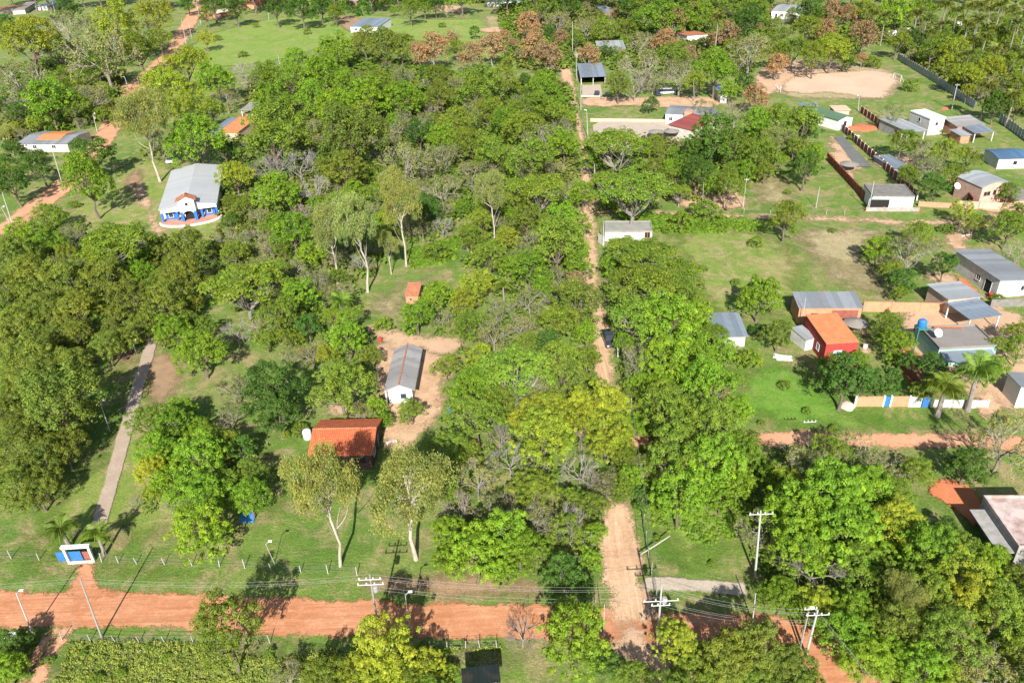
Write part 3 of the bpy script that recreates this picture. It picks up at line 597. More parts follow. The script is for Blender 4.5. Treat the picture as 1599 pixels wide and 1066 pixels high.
house('side_shed', 'grey metal lean-to beside the workshop wall', [(1105, 184), (1124, 182), (1120, 168), (1096, 168)], 2.7, 'shed_r', .4, 'grey', 'zinc', cat='shed')
house('little_house', 'little whitewashed house hidden between dark trees right of the pickup yard', [(1118, 148), (1132, 148), (1130, 134), (1118, 135)], 2.8, 'shed_f', .6, 'palewall', 'zincblue')
house('flat_ruin', 'flat roofed concrete building with a mossy roof beside the street', [(944, 362), (1018, 362), (1017, 346), (944, 346)], 2.1, 'flat', .22, 'palewall', 'flatroof2', ops=[('f', .9, 1.0, .8, 1.2, 'window', 'salmon', DO)], over=.02, land='mossy flat building')
# upper right row
r_, w_, d = house('green_roof_house', 'white house with a green metal roof beside the brick walled lane', [(1292, 193), (1316, 186), (1292, 163), (1268, 167)], 3.0, 'gable_y', .7, 'white', 'greenroof', over=.3, ops=[('f', .5, 1.2, .02, 2.2, 'door', WP, DO)], land='green roofed house')
house('blue_lean_to', 'low pale blue metal roof behind the green roofed house', [(1246, 172), (1275, 172), (1280, 163), (1250, 163)], 2.6, 'shed_f', .5, 'palewall', 'zincblue', cat='shed')
house('pink_shell', 'roofless pink plastered shell beside the green roofed house', [(1297, 172), (1325, 172), (1325, 164), (1300, 165)], 2.4, 'flat', 0, 'pink', 'peach')
house('white_shed', 'low open shed with a white metal roof right of the brick lane', [(1411, 208), (1437, 204), (1410, 183), (1379, 186)], 2.7, 'shed_f', .4, 'grey', 'zincwhite', cat='shed', sides='bl', posts=[(.05, .05), (.95, .05)], land='white roofed shed')
house('white_block', 'tall white cube shaped house with a white roof', [(1447, 186), (1473, 184), (1450, 170), (1427, 173)], 4.6, 'flat', .12, 'palewall', 'white', ops=[('l', .5, .9, 2.8, 1), ('f', .5, .8, 2.6, .8)], land='tall white block', over=.12)
house('grey_roof_house', 'old brown walled house with a dull grey roof beside the white block', [(1488, 200), (1530, 194), (1522, 184), (1478, 186)], 3.0, 'shed_f', .8, 'salmon', 'oldgrey', land='dull grey roof')
house('blue_porch_house', 'porch with a light blue metal roof and pale front wall', [(1515, 209), (1551, 206), (1533, 195), (1506, 197)], 2.6, 'shed_f', .5, 'peach', 'zincblue', sides='bl', posts=[(.05, .05), (.95, .05)])
house('rusty_hut', 'small hut with a rusty pale roof in front of the dull grey roof', [(1493, 213), (1512, 211), (1506, 202), (1489, 203)], 2.3, 'shed_f', .3, 'brick', 'zincwhite', cat='hut')
house('blue_roof_house', 'low white house with a blue metal roof at the right edge', [(1552, 248), (1604, 247), (1596, 231), (1542, 233)], 2.7, 'barrel_x', .5, 'palewall', 'blueroof', land='blue roofed house', ops=[('f', .55, .9, 1, .9, 'window', WP, DO)])
house('scrap_shelter', 'flat patchwork shelter of grey and blue scrap sheets', [(1388, 264), (1414, 262), (1397, 241), (1372, 244)], 1.6, 'shed_f', .2, 'grey', 'zincblue', cat='shelter')
house('garage', 'garage with a dark concrete roof, white front wall and black gate', [(1358, 306), (1430, 307), (1412, 288), (1354, 288)], 3.1, 'flat', .1, 'white', 'darkconc', cat='garage', over=.05, ops=[('f', .18, 4.2, .05, 2.3, 'door', WP, DO)], land='white fronted garage')
r_, w_, d = house('pink_house', 'unfinished pink plastered house with a curved metal roof', [(1523, 295), (1576, 288), (1549, 268), (1505, 274)], 4.6, 'barrel_y', .9, 'pink', 'zincwhite_y', over=.15, ops=[('f', .2, 1.6, 2.6, .9, 'window', 'pink', DO), ('f', .45, .8, 2.6, 1.1, 'window', 'pink', DO), ('f', .8, .9, 2.7, .9, 'window', 'pink', DO), ('f', .82, .9, .05, 2, 'door', 'pink', 'brickdark')], land='pink unfinished house')
house('pink_annex', 'low pink annex without a roof at the right edge', [(1570, 312), (1615, 312), (1600, 290), (1568, 293)], 2.3, 'flat', 0, 'pink', 'flatroof')
house('metal_roof_house', 'long white house under a wide pale metal roof at the right', [(1553, 444), (1612, 437), (1557, 388), (1495, 393)], 3.1, 'shed_r', .6, 'palewall', 'zinc_y', over=.4, ops=[('l', .42, 1, 1.1, 1.0), ('l', .2, 1.6, .05, 2.3, 'door', WP, DO), ('f', .75, 1.2, 1.1, .9)], land='long metal roof')
house('double_shed', 'peach walled building with a white and grey patched roof', [(1479, 470), (1533, 464), (1503, 438), (1447, 446)], 2.9, 'shed_r', .3, 'peach', 'zincwhite_y', cat='shed', land='white patched roof')
house('white_canopy', 'bright bluish metal canopy in front of the patched roof', [(1509, 501), (1560, 491), (1532, 467), (1484, 472)], 2.9, 'shed_f', .2, 'peach', 'zincblue_y', cat='canopy', sides='', posts=[(.05, .05), (.95, .05), (.05, .95), (.95, .95)])
house('brick_garage', 'brick building with a long grey metal roof and open bay', [(1247, 481), (1347, 480), (1337, 459), (1236, 459)], 3.2, 'shed_f', .5, 'orangewall', 'zinc', over=.2, ops=[('f', .26, 1.2, 1.5, .6, 'window', 'orangewall', DO), ('f', .74, 4.2, .03, 2.6, 'door', 'orangewall', 'brickdark')], land='brick garage')  # open bay has no door; its dim interior is painted as dark brick
house('red_house', 'red walled house with a flat bright orange roof', [(1290, 537), (1339, 533), (1309, 491), (1258, 493)], 3.6, 'shed_f', .3, 'red', 'orangeroof', over=.06, ops=[('l', .3, .9, 1, 1), ('f', .4, 1.2, 1.2, 1.0, 'window', 'pink', 'paleblue')], land='red house')
house('tin_shed', 'small white tin shed against the red house wall', [(1252, 533), (1268, 529), (1261, 507), (1241, 511)], 2.0, 'shed_f', .2, 'palewall', 'zincwhite', cat='shed', over=.1)
r_, w_, d = house('mint_house', 'flat roofed house with mint walls and clutter on top', [(1456, 545), (1546, 541), (1535, 507), (1446, 511)], 3.4, 'flat', .25, 'mint', 'flatroof', over=.04, ops=[('f', .85, .7, 1.5, .9, 'window', 'mint', DO)], land='mint house')
aw = MB(); slab(aw, [(-w_*.48, -d/2-2.4, 2.5), (w_*.40, -d/2-2.4, 2.5), (w_*.40, -d/2-.03, 3.0), (-w_*.48, -d/2-.03, 3.0)]); aw.build('awning', 'zincblue', r_)
MB().tube([(-w_*.3, d*.38, 3.85), (w_*.2, d*.30, 3.85)], .12, 8).build('pipe', 'tile', r_)
tk = MB().lathe([(.0, 4.1), (.62, 4.1), (.68, 4.5), (.66, 5.1), (.35, 5.4), (.0, 5.42)], 16).build('water_tank', 'tankblue', None, r_.matrix_basis @ Vector((-w_*.53, d*.36, 0))); tag(tk, 'round blue water tank at the corner of the mint flat roofed house', 'water tank')
MB().box(-.75, .75, -.75, .75, 3.9, 4.1).build('stand_top', 'teal', tk)
for a in (-1, 1):
    for b in (-1, 1): MB().box(a*.62-.07, a*.62+.07, b*.62-.07, b*.62+.07, 0, 3.898).build('leg', 'teal', tk)
house('blue_roof_shed', 'shed with a grey and blue metal roof behind the big green tree', [(1113, 526), (1168, 525), (1154, 490), (1097, 491)], 2.1, 'shed_f', .35, 'offwhite', 'zincblue', cat='shed', land='grey blue shed')
house('edge_house', 'white and brick house with a grey roof at the right edge', [(1590, 608), (1640, 608), (1640, 582), (1572, 585)], 3.2, 'shed_r', .5, 'white', 'zinc', over=.25, ops=[('f', .4, 1, 1, 1)], land='edge house')
r_, w_, d = house('concrete_house', 'flat roofed concrete house with a stained pinkish roof at the right', [(1596, 852), (1690, 858), (1650, 772), (1530, 778)], 3.6, 'flat', .25, 'grey', 'stained', over=.02, land='concrete house', ops=[('l', .35, 1.4, 1.0, 1.1, 'window', 'grey', 'glass')])
MB().box(-w_/2-1.7, -w_/2-.004, -d/2+.3, d/2-1, 2.5, 2.62).build('canopy_slab', 'concrete', r_)
house('dark_roof_shed', 'shed with a very dark green metal roof at the bottom edge', [(722, 1071), (781, 1064), (780, 1038), (720, 1046)], 2.5, 'shed_f', .25, 'palewall', 'darkroof', cat='shed', land='dark roofed shed')
# ---------------- walls and fences ----------------
def along(px, z=0): return [G(x, y, z) for x, y in px]
def wall(name, label, px, h, t, mat, cat='wall', post=None, pm='white', grp=None):
    P = along(px); o = P[0].copy(); L = MB(); root = empty(name, o, 0, label, cat, grp)
    for a, b in zip(P, P[1:]):
        a, b = a-o, b-o; dd = (b-a).normalized(); n = Vector((-dd.y, dd.x, 0))*t/2; L.prism([a-n, b-n, b+n, a+n], [q+Vector((0, 0, h)) for q in (a-n, b-n, b+n, a+n)])
    L.build('panel', mat, root)
    if post:
        for a, b in zip(P, P[1:]):
            a, b = a-o, b-o; k = max(1, round((b-a).length/post)); dd = (b-a).normalized(); n = Vector((-dd.y, dd.x, 0))*(t/2+.06); m_ = dd*.11
            for i in range(k+1):
                q = a.lerp(b, i/k); MB().prism([q-n-m_, q-n+m_, q+n+m_, q+n-m_], [s+Vector((0, 0, h+.12)) for s in (q-n-m_, q-n+m_, q+n+m_, q+n-m_)]).build('post', pm, root)
    return root
wall('brick_wall', 'long dark red brick wall with pale posts along the ash drive', [(1314, 204), (1389, 272), (1431, 313)], 1.9, .15, 'brickdark', post=2.6)
wall('brick_wall', 'dark red brick wall beside the white roofed shed', [(1343, 176), (1406, 220)], 1.9, .15, 'brickdark', post=2.6, pm='peach')
wall('brick_wall', 'dark red brick wall on the left of the thatched parasol', [(1291, 250), (1354, 318)], 1.9, .15, 'brickdark', post=2.6, pm='maroon')
wall('low_wall', 'low dark patterned wall with orange blocks before the garage', [(1352, 330), (1434, 330)], .9, .15, 'concrete', post=3.4, pm='orangewall')
wall('pillar_wall', 'low orange wall with pillars beside the pink house', [(1434, 322), (1492, 325)], 1.1, .15, 'salmon', post=3.4, pm='salmon')
wall('pink_wall', 'pink garden wall in front of the pink house at the right edge', [(1492, 325), (1599, 330)], 1.7, .15, 'pink', post=4, pm='salmon')
wall('red_wall', 'maroon side wall left of the pink house', [(1494, 296), (1516, 326)], 2.4, .18, 'maroon')
wall('orange_wall', 'long orange brick garden wall right of the brick garage', [(1347, 486), (1480, 489)], 1.9, .15, 'orangewall', post=5, pm='orangewall')
wall('dark_wall', 'weathered grey wall below the long metal roofed house', [(1545, 480), (1640, 476)], 1.5, .15, 'darkconc')
wall('painted_wall', 'orange street wall with a blue door panel and white posts', [(1334, 634), (1378, 634)], 1.7, .18, 'orangewall', post=4.4)
wall('painted_wall', 'orange wall section between the blue panel and the blue painted panel', [(1389, 634), (1418, 634)], 1.7, .18, 'orangewall', post=3)
wall('blue_gate', 'narrow blue sheet gate between two orange wall sections', [(1380, 634), (1388, 634)], 1.7, .08, 'tankblue', cat='gate')
wall('blue_panel_wall', 'white and blue painted wall panel right of the orange wall', [(1420, 635), (1437, 635)], 1.7, .12, 'palewall')
wall('blue_panel_wall', 'bright blue wall panel beside a tall palm', [(1438.5, 635), (1451, 635)], 1.7, .12, 'churchblue')
wall('white_wall', 'low white street wall behind the two palms', [(1453, 635), (1540, 637)], 1.3, .15, 'palewall', post=2.6)
wall('side_wall', 'red brick side wall leading back from the painted street wall', [(1408, 575), (1452, 632)], 1.8, .15, 'brickdark')
wall('yard_wall', 'pale low wall along the near edge of the paved yard', [(922, 190), (1052, 192)], 1.0, .2, 'peach')
wall('yard_wall', 'pale low wall across the middle of the paved yard', [(1012, 212), (1066, 211)], 1.1, .2, 'palewall')
wall('yard_wall', 'long pale kerb wall at the front of the paved yard', [(950, 229), (1062, 236)], .7, .2, 'offwhite')
wall('apron_wall', 'pale wall below the open barn roof', [(907, 152), (937, 152)], .5, .2, 'palewall')
wall('white_wall', 'long white boundary wall under the palms at the top right', [(1364, 58), (1404, 55)], 2.0, .2, 'white')
wall('white_wall', 'white boundary wall segment behind the dark round tree', [(1415, 52), (1445, 48)], 2.0, .2, 'white')
wall('white_wall', 'short white wall fragment deep among the palms', [(1490, 42), (1508, 40)], 2.0, .2, 'white')
wall('white_wall', 'white wall at the top right edge below the palms', [(1578, 35), (1640, 36)], 2.0, .2, 'white')
wall('panel_fence', 'white panel fence beside the mossy flat roofed building', [(934, 378), (942, 384)], 2.0, .1, 'palewall', cat='fence')
wall('street_wall', 'low white wall beside the dark parked pickup', [(963, 538), (965, 560)], 1.3, .25, 'palewall')
def tin_fence(label, px, h=2.3):
    P = along(px); o = P[0].copy(); root = empty('tin_fence', o, 0, label, 'fence')
    for a, b in zip(P, P[1:]):
        a, b = a-o, b-o; k = max(1, round((b-a).length/1.9)); dd = (b-a).normalized(); n = Vector((-dd.y, dd.x, 0))
        for i in range(k):
            p, q = a.lerp(b, (i+.04)/k), a.lerp(b, (i+.96)/k); hh = h*rnd.uniform(.95, 1.05); nn = n*.03
            MB().prism([p-nn, q-nn, q+nn, p+nn], [s+Vector((0, 0, hh)) for s in (p-nn, q-nn, q+nn, p+nn)]).build('panel', 'tin', root)
            e = a.lerp(b, i/k); MB().box(e.x-.06, e.x+.06, e.y+.04, e.y+.16, 0, h+.15).build('post', 'polewhite', root)
tin_fence('long bluish tin fence crossing the field above the white block', [(1401, 93), (1465, 132), (1521, 170)]); tin_fence('bluish tin fence at the right edge below the dark tree', [(1560, 190), (1602, 221), (1640, 250)])
def post_fence(label, px, step=3.0, h=1.25, lean=.12, wires=3, mat='polewhite', r=.06):
    P = along(px); o = P[0].copy(); root = empty('wire_fence', o, 0, label, 'fence'); tops = []
    for a, b in zip(P, P[1:]):
        a, b = a-o, b-o; k = max(1, round((b-a).length/step))
        for i in range(k):
            p = a.lerp(b, (i+rnd.uniform(-.08, .08))/k); t = p+Vector((rnd.uniform(-lean, lean), rnd.uniform(-lean, lean), h*rnd.uniform(.85, 1.1))); tops.append((p, t))
            MB().tube([p-Vector((0, 0, .1)), t], [r, r*.8], 6).build('post', mat, root)
    wm = MB()
    for j in range(wires):
        f_ = (j+1)/(wires+.3); wm.tube([a.lerp(b, f_) for a, b in tops], .012, 3, False)
    wm.build('wire', 'wire', root)
post_fence('wire fence with short white posts left of the white gate', [(-60, 870), (17, 872), (100, 876)], 3.1)
post_fence('wire fence with short white posts from the gate along the front lawn', [(158, 877), (214, 880), (340, 884), (470, 893), (600, 900)], 2.9)
post_fence('leaning wooden post fence below the red road at the left', [(100, 1000), (220, 1003), (380, 1003), (470, 1005)], 2.6, mat='greywood')
post_fence('wooden post fence below the red road near the yellow green tree', [(675, 1015), (700, 1013), (800, 1012)], 1.6, mat='greywood')
post_fence('faint wire fence running up the left bank of the street', [(932, 985), (922, 800), (900, 640)], 3, mat='greywood')
post_fence('tall mesh fence with thin posts along the garden meadow', [(1030, 970), (1012, 870), (1002, 800), (995, 740), (972, 620)], 2.6, h=1.9, lean=.03, wires=7, r=.06)
post_fence('wire fence along the right side of the upper street', [(925, 330), (918, 240), (908, 190)], 4, mat='greywood')
post_fence('wire fence between the meadow and the upper left road', [(318, 30), (290, 70), (262, 100), (215, 135)], 4.5)
post_fence('wire fence dividing the dry field above the garage', [(1160, 333), (1290, 336), (1350, 335)], 5, mat='greywood')
# white portal with a blue gate
gp = G(128, 877); ga = empty('gate', gp, R_(1), 'white concrete portal with a bright blue gate leaf on the front lawn', 'gate'); LAND.append((125, 865, 'white portal gate'))
W = (G(150, 877)-G(113, 877)).length/2
for s in (-1, 1): MB().box(s*W-.13, s*W+.13, -.13, .13, 0, 2.30).build('pillar', 'white', ga)
MB().box(-W-.22, W+.22, -.2, .2, 2.303, 2.62).build('lintel', 'white', ga)
MB().box(-W-1.3, -W-.05 +1.6, .20, .26, .1, 1.5).build('gate_leaf', 'bluetarp', ga)
MB().box(W-1.2, W-.14, .3, .36, .1, 1.3).build('side_leaf', 'brickdark', ga)
MB().box(-W, W, -.25, .12, 0, .1).build('threshold', 'white', ga)
# ---------------- power poles, lamps, wires ----------------
POLES = []
def pole(base, top, label, arms=(), mat='polegrey', r=.13, h=None, name='utility_pole', grp=None, xtra=None, ang=0, rects=None):
    b = G(*base)
    if h is None:
        r *= .8; hs = np.linspace(1, 14, 261); e = [math.hypot(PJ((b.x, b.y, q))[0]-top[0], PJ((b.x, b.y, q))[1]-top[1]) for q in hs]; h = float(hs[int(np.argmin(e))])
    T = G(top[0], top[1], h)-b; T.z = 0
    if T.length > .12*h: T = T.normalized()*.12*h
    root = empty(name, b, 0, label, 'pole' if name == 'utility_pole' else 'street lamp', grp); up = Vector((T.x, T.y, h))
    MB().tube([Vector((0, 0, -.1)), up*.5, up], [r, r*.82, r*.62], 8).build('shaft', mat, root)
    for z, L in arms:
        m_ = MB(); q = up*(z/h); c_, s_ = math.cos(R_(ang)), math.sin(R_(ang)); a, b2 = q+Vector((-L*c_, -L*s_-.2, 0)), q+Vector((L*c_, L*s_-.2, 0)); m_.tube([a, b2], .06, 4); ao = m_.build('crossarm', 'polewhite', root)
        for f_ in (.04, .35, .65, .96): p = a.lerp(b2, f_); MB().lathe([(.05, 0), (.09, .06), (.06, .12), (.09, .18), (.03, .26)], 8).build('insulator', 'polewhite', ao, p+Vector((0, 0, .07)))
    if xtra == 'lamp' or xtra == 'both' :
        a = up*.97; e = a+Vector((.5 if base[0] < 800 else -.45, .2, .3)); MB().tube([a, a.lerp(e, .6)+Vector((0, 0, .12)), e], .035, 6).build('bracket', 'steel', root)
        MB().box(-.2, .2, -.1, .1, -.06, .06).build('lamp_head', 'lamp', root, e)
    if xtra == 'transformer' or xtra == 'both':
        MB().lathe([(0, 0), (.22, 0), (.26, .08), (.26, .65), (.2, .72), (0, .75)], 12).build('transformer', 'polegrey', root, up*.72+Vector((.36, 0, 0)))
    POLES.append((label, root.location+up, h)); return root, up
pole((159, 995), (125, 903), 'leaning grey concrete pole left of the junction below the white portal')
pole((51, 989), (25, 925), 'short white lamp pole on the left roadside beside the hedge', (), 'polewhite', .11, name='street_lamp', xtra='lamp')
pole((592, 985), (584, 919), 'concrete pole with a double crossarm behind the yellow green tree', [(8.9, 1.1), (8.1, 1.3)], h=9.4, xtra='transformer')
pole((640, 985), (635, 934), 'slim lamp post right of the double crossarm pole', (), 'polegrey', .08, name='street_lamp', xtra='lamp', h=6.3)
pole((1026, 1003), (1032, 925), 'concrete pole with a wide white crossarm beside the junction', [(7.3, 1.7), (6.6, .9)], 'polewhite', h=9.4, xtra='transformer')
pole((942, 994), (944, 943), 'thin wooden pole at the left side of the street junction', (), 'polewhite', .07)
pole((1175, 972), (1180, 926), 'short pale pole on the verge above the right road', (), 'polewhite', .10, ang=20)
pole((1179, 900), (1188, 797), 'tall white pole with a single crossarm in the garden meadow', [(9.2, 1.25)], 'polewhite', .17)
pole((1249, 1012), (1265, 946), 'thinner left pole of the twin poles at the right road', [(5.9, .6)], 'polegrey', .12)
pole((1258, 1024), (1277, 952), 'thicker right pole of the twin poles at the right road', [(6.2, 1.1)], 'polewhite', .17, xtra='lamp')
pole((172, 673), (156, 628), 'slim white garden lamp left of the paved path', (), 'polewhite', .07, name='street_lamp', xtra='lamp')
pole((214, 553), (206, 535), 'white garden lamp at the upper end of the paved path', (), 'polewhite', .08, name='street_lamp', xtra='lamp', h=2.6)
pole((20, 352), (3, 300), 'taller white pole at the left edge beside the upper road', (), 'polewhite', .13)
pole((17, 352), (2, 324), 'shorter white lamp pole at the left edge beside the upper road', (), 'polewhite', .10, name='street_lamp', xtra='lamp')
pole((100, 297), (81, 232), 'white pole with lamp on the bend of the upper left road', (), 'polewhite', .13, xtra='lamp')
pole((152, 207), (145, 178), 'white pole with a box beside the grey and orange roofed house', (), 'polewhite', .13, xtra='both')
pole((253, 116), (241, 74), 'dark pole with a lamp beside the upper left road bend', (), 'black', .14, xtra='lamp')
pole((292, 75), (283, 31), 'tall white pole where the upper left road meets the meadow', (), 'polewhite', .15)
pole((300, 62), (294, 34), 'slimmer pole right of the tall white pole by the meadow', (), 'polewhite', .11)
pole((314, 39), (306, 0), 'far white pole beside the dirt lane at the top', (), 'polewhite', .15)
pole((201, 140), (194, 119), 'stubby white pole where the forest lane joins the road', (), 'polewhite', .15)
pole((218, 137), (214, 120), 'low white pole at the grassy corner of the forest lane', (), 'polewhite', .12)
pole((278, 88), (272, 58), 'thin grey pole on the inner side of the upper left road', (), 'polewhite', .1)
pole((894, 93), (893, 22), 'far white pole on the street beyond the open barn', (), 'polewhite', .14)
pole((901, 126), (899, 75), 'white pole with a transformer beside the open barn', [(9, .8)], 'polewhite', .14, xtra='transformer')
pole((907, 172), (907, 120), 'white pole at the front corner of the barn apron', (), 'polewhite', .14)
pole((918, 215), (916, 172), 'white pole with a lamp at the corner of the paved yard', (), 'polewhite', .14, xtra='lamp')
pole((929, 290), (928, 256), 'grey pole beside the street above the mossy building', (), 'polewhite', .13)
pole((943, 383), (942, 345), 'white pole in front of the mossy flat roofed building', (), 'polewhite', .14)
pole((985, 662), (986, 622), 'white pole poking through the yellow green canopy', (), 'polewhite', .14)
pole((1160, 325), (1166, 278), 'white pole in the swept plot beside the dry field', [(6.6, .5)], 'polewhite', .13)
pole((1097, 318), (1099, 285), 'thin grey pole before the dark tree in the swept plot', (), 'polegrey', .09)
pole((1274, 325), (1280, 292), 'wooden pole standing in the dry field', (), 'polewhite', .10)
pole((1356, 330), (1365, 283), 'tall white pole at the corner of the garage gate', (), 'polewhite', .12)
pole((1486, 172), (1495, 131), 'white pole near the tin fence above the grey roofs', [(7.2, .7)], 'polewhite', .16)
pole((1340, 173), (1342, 150), 'short white pole where the brick wall meets the pitch', (), 'polewhite', .12, xtra='lamp')
pole((1262, 700), (1263, 672), 'pale blue tipped pole standing on the side street', [(4.3, .8)], 'polewhite', .1)
pole((1340, 618), (1345, 592), 'thin leaning pole behind the orange street wall', (), 'polewhite', .08)
pole((1252, 512), (1258, 465), 'thin white pole beside the small tin shed', (), 'polewhite', .08)
pole((1262, 28), (1264, 0), 'far white pole right of the far white house', (), 'polewhite', .14)
pole((1084, 165), (1083, 125), 'thin pole in the red earth yard behind the workshop', (), 'polewhite', .08)
pole((1242, 118), (1244, 90), 'pale trunk like pole above the soccer pitch', (), 'polewhite', .12)
pole((86, 20), (81, 0), 'far white pole at the top left among pale crowns', (), 'polewhite', .15)
pole((420, 32), (417, 8), 'far grey pole beside the far orange brick house', (), 'polewhite', .14)
pole((437, 103), (434, 86), 'short white pole at the lower edge of the far meadow', (), 'polewhite', .14)
pole((382, 400), (378, 380), 'small white lamp on the lawn below the church', (), 'polewhite', .07, name='street_lamp', xtra='lamp')
pole((429, 880), (410, 850), 'small curved lamp on the lawn beside the big tree shadow', (), 'polewhite', .05, name='street_lamp', xtra='lamp')
PD = {a: b for a, b, c in POLES}
def pk(s): return next(v for k, v in PD.items() if s in k)
def span(label, a, b, offs, sag=.9, r=.009):
    mb = MB(); n = 12
    for o in offs:
        o = Vector(o); mb.tube([a.lerp(b, i/n)+o-Vector((0, 0, sag*4*(i/n)*(1-i/n))) for i in range(n+1)], r, 4, False)
    ob = mb.build('power_line', 'polegrey'); tag(ob, label, 'power line')
J = pk('wide white'); K = pk('double cross'); A0 = pk('leaning grey'); V3 = [(0, -.2, -.1), (0, .25, -.2), (0, 0, -.55)]
span('three power wires crossing the red road left of the double crossarm pole', A0, K, V3)
span('power wires running off the left edge above the portal', A0, A0+Vector((-45, 1, 0)), V3)
span('three power wires over the red road between the two crossarm poles', K, J, V3)
span('low bundle of wires between the double crossarm pole and the junction', K+Vector((0, 0, -2)), J+Vector((0, 0, -2)), [(0, 0, 0), (0, .3, .1)])
TW = pk('thicker right'); GM = pk('single crossarm'); span('power wires from the junction pole to the twin poles', J, TW, V3); span('low wires over the shaded road right of the junction', J+Vector((0, 0, -2.2)), TW+Vector((0, 0, -1.6)), [(0, 0, 0), (0, .3, -.1), (0, -.3, -.1)])
span('power wires from the twin poles down the right road', TW, TW+Vector((14, -40, 0)), V3)
span('power wires over the garden meadow along the street', J, pk('yellow green canopy'), V3[:2]); span('power wires along the middle street', pk('yellow green canopy'), pk('in front of the mossy'), V3[:2])
span('power wires along the upper street', pk('in front of the mossy'), pk('corner of the paved'), V3[:2]); span('power wires beside the open barn', pk('corner of the paved'), pk('with a transformer beside'), V3[:2])
# ---------------- trees ----------------
rg = np.random.default_rng(11)
def unit(n):
    v = rg.normal(size=(n, 3)); return v/np.linalg.norm(v, axis=1)[:, None]
def leaves(cen, rad, nper, ls, lw, flat=1.0, up=.5, rnd_=.45, droop=0., vb=None, upper=-.35, yel=.12):
    cen = np.repeat(np.asarray(cen), nper, 0); rad = np.repeat(np.asarray(rad), nper); n = len(cen)
    d = unit(n); low = d[:, 2] < upper; d[low, 2] *= -1
    p = cen+d*(rad*rg.uniform(.55, 1.1, n))[:, None]*np.array([1, 1, flat])
    nr = d*.7+np.array([0, 0, up])+unit(n)*rnd_; nr /= np.linalg.norm(nr, axis=1)[:, None]
    t = np.cross(nr, unit(n)); 
    if droop: t = t*(1-droop)+np.array([0, 0, -1])*droop
    t /= np.linalg.norm(t, axis=1)[:, None]; b = np.cross(nr, t); b /= np.maximum(np.linalg.norm(b, axis=1), 1e-6)[:, None]
    s = rg.uniform(.65, 1.35, n)[:, None]
    V = np.stack([p-t*ls*s, p-b*lw*s, p+t*ls*s, p+b*lw*s], 1).reshape(-1, 3)
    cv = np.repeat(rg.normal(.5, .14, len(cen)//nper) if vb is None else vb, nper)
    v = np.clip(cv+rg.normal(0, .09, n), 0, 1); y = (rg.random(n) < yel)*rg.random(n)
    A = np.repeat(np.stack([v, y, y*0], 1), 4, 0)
    return V, np.arange(n*4).reshape(-1, 4), A
def join(parts):
    V, Q, A, o = [], [], [], 0
    for v, q, a in parts: V.append(v); Q.append(q+o); A.append(a); o += len(v)
    return np.vstack(V), np.vstack(Q), np.vstack(A)
def lobes_round(zc, zr, nl, big=.62, small=.42, ecc=1.0):
    L = [((rg.uniform(-.18, .18), rg.uniform(-.18, .18), zc+zr*rg.uniform(.1, .35)), big*rg.uniform(.8, 1.05))]
    a0 = rg.uniform(0, 6.28)
    for i in range(nl):
        a = a0+6.283*i/nl+rg.normal(0, .2); r = rg.uniform(.36, .74); s = small*rg.uniform(.55, 1.25)
        L.append(((r*math.cos(a), r*math.sin(a)*ecc, zc+zr*rg.uniform(-.45, .3)), s))
    for i in range(nl//2):
        a = rg.uniform(0, 6.28); L.append(((.35*math.cos(a), .35*math.sin(a), zc+zr*rg.uniform(.35, .62)), small*.8))
    return L
def clumps_on(L, dens, cr):
    P, Rr = [], []
    for c, r in L:
        n = int(dens*r*r); d = unit(n); d[:, 2] = np.where(d[:, 2] < -.55, -d[:, 2], d[:, 2])
        q = np.array(c)+d*r*rg.uniform(.82, 1.06, n)[:, None]
        ok = np.ones(n, bool)
        for c2, r2 in L:
            if c2 is not c: ok &= np.linalg.norm(q-np.array(c2), axis=1) > r2*.8
        P.append(q[ok]); Rr.append(rg.uniform(.7, 1.35, ok.sum())*cr)
    return np.vstack(P), np.concatenate(Rr)
def limb(mb, a, b, r0, r1, n=5, sag=.08, seg=4):
    a, b = Vector(a), Vector(b); pts = []
    off = Vector(tuple(rg.normal(0, sag, 3)))*(b-a).length
    for i in range(seg+1):
        t = i/seg; pts.append(a.lerp(b, t)+off*math.sin(t*3.1416))
    mb.tube(pts, [r0+(r1-r0)*i/seg for i in range(seg+1)], n, False); return pts
def trunk_for(L, zf, r, mat, lean=.05, nlimb=8, bend=.05):
    mb = MB(); top = (rg.normal(0, lean), rg.normal(0, lean), zf)
    mb.tube([(0, 0, -.02), (top[0]*.1, top[1]*.1, .04), Vector(top)*.55+Vector((bend*rg.normal(), bend*rg.normal(), 0)), top], [r*1.7, r*1.15, r*.9, r*.75], 8)
    for c, q in sorted(L, key=lambda x: -x[1])[:nlimb]:
        pts = limb(mb, top, c, r*.55, r*.16)
        for k in range(2):
            d = unit(1)[0]; d[2] = abs(d[2]); limb(mb, pts[2+k], Vector(c)+Vector(tuple(d))*q*.85, r*.22, r*.06, 4, .08, 2)
    return mb
PROTO = {}
def register(kind, parts): PROTO.setdefault(kind, []).append(parts)     # parts: (name, mesh, coloured)
def lm(name, pr): V, Q, A = join(pr); return npmesh(name, V, Q, 'foliage', {'v': A})
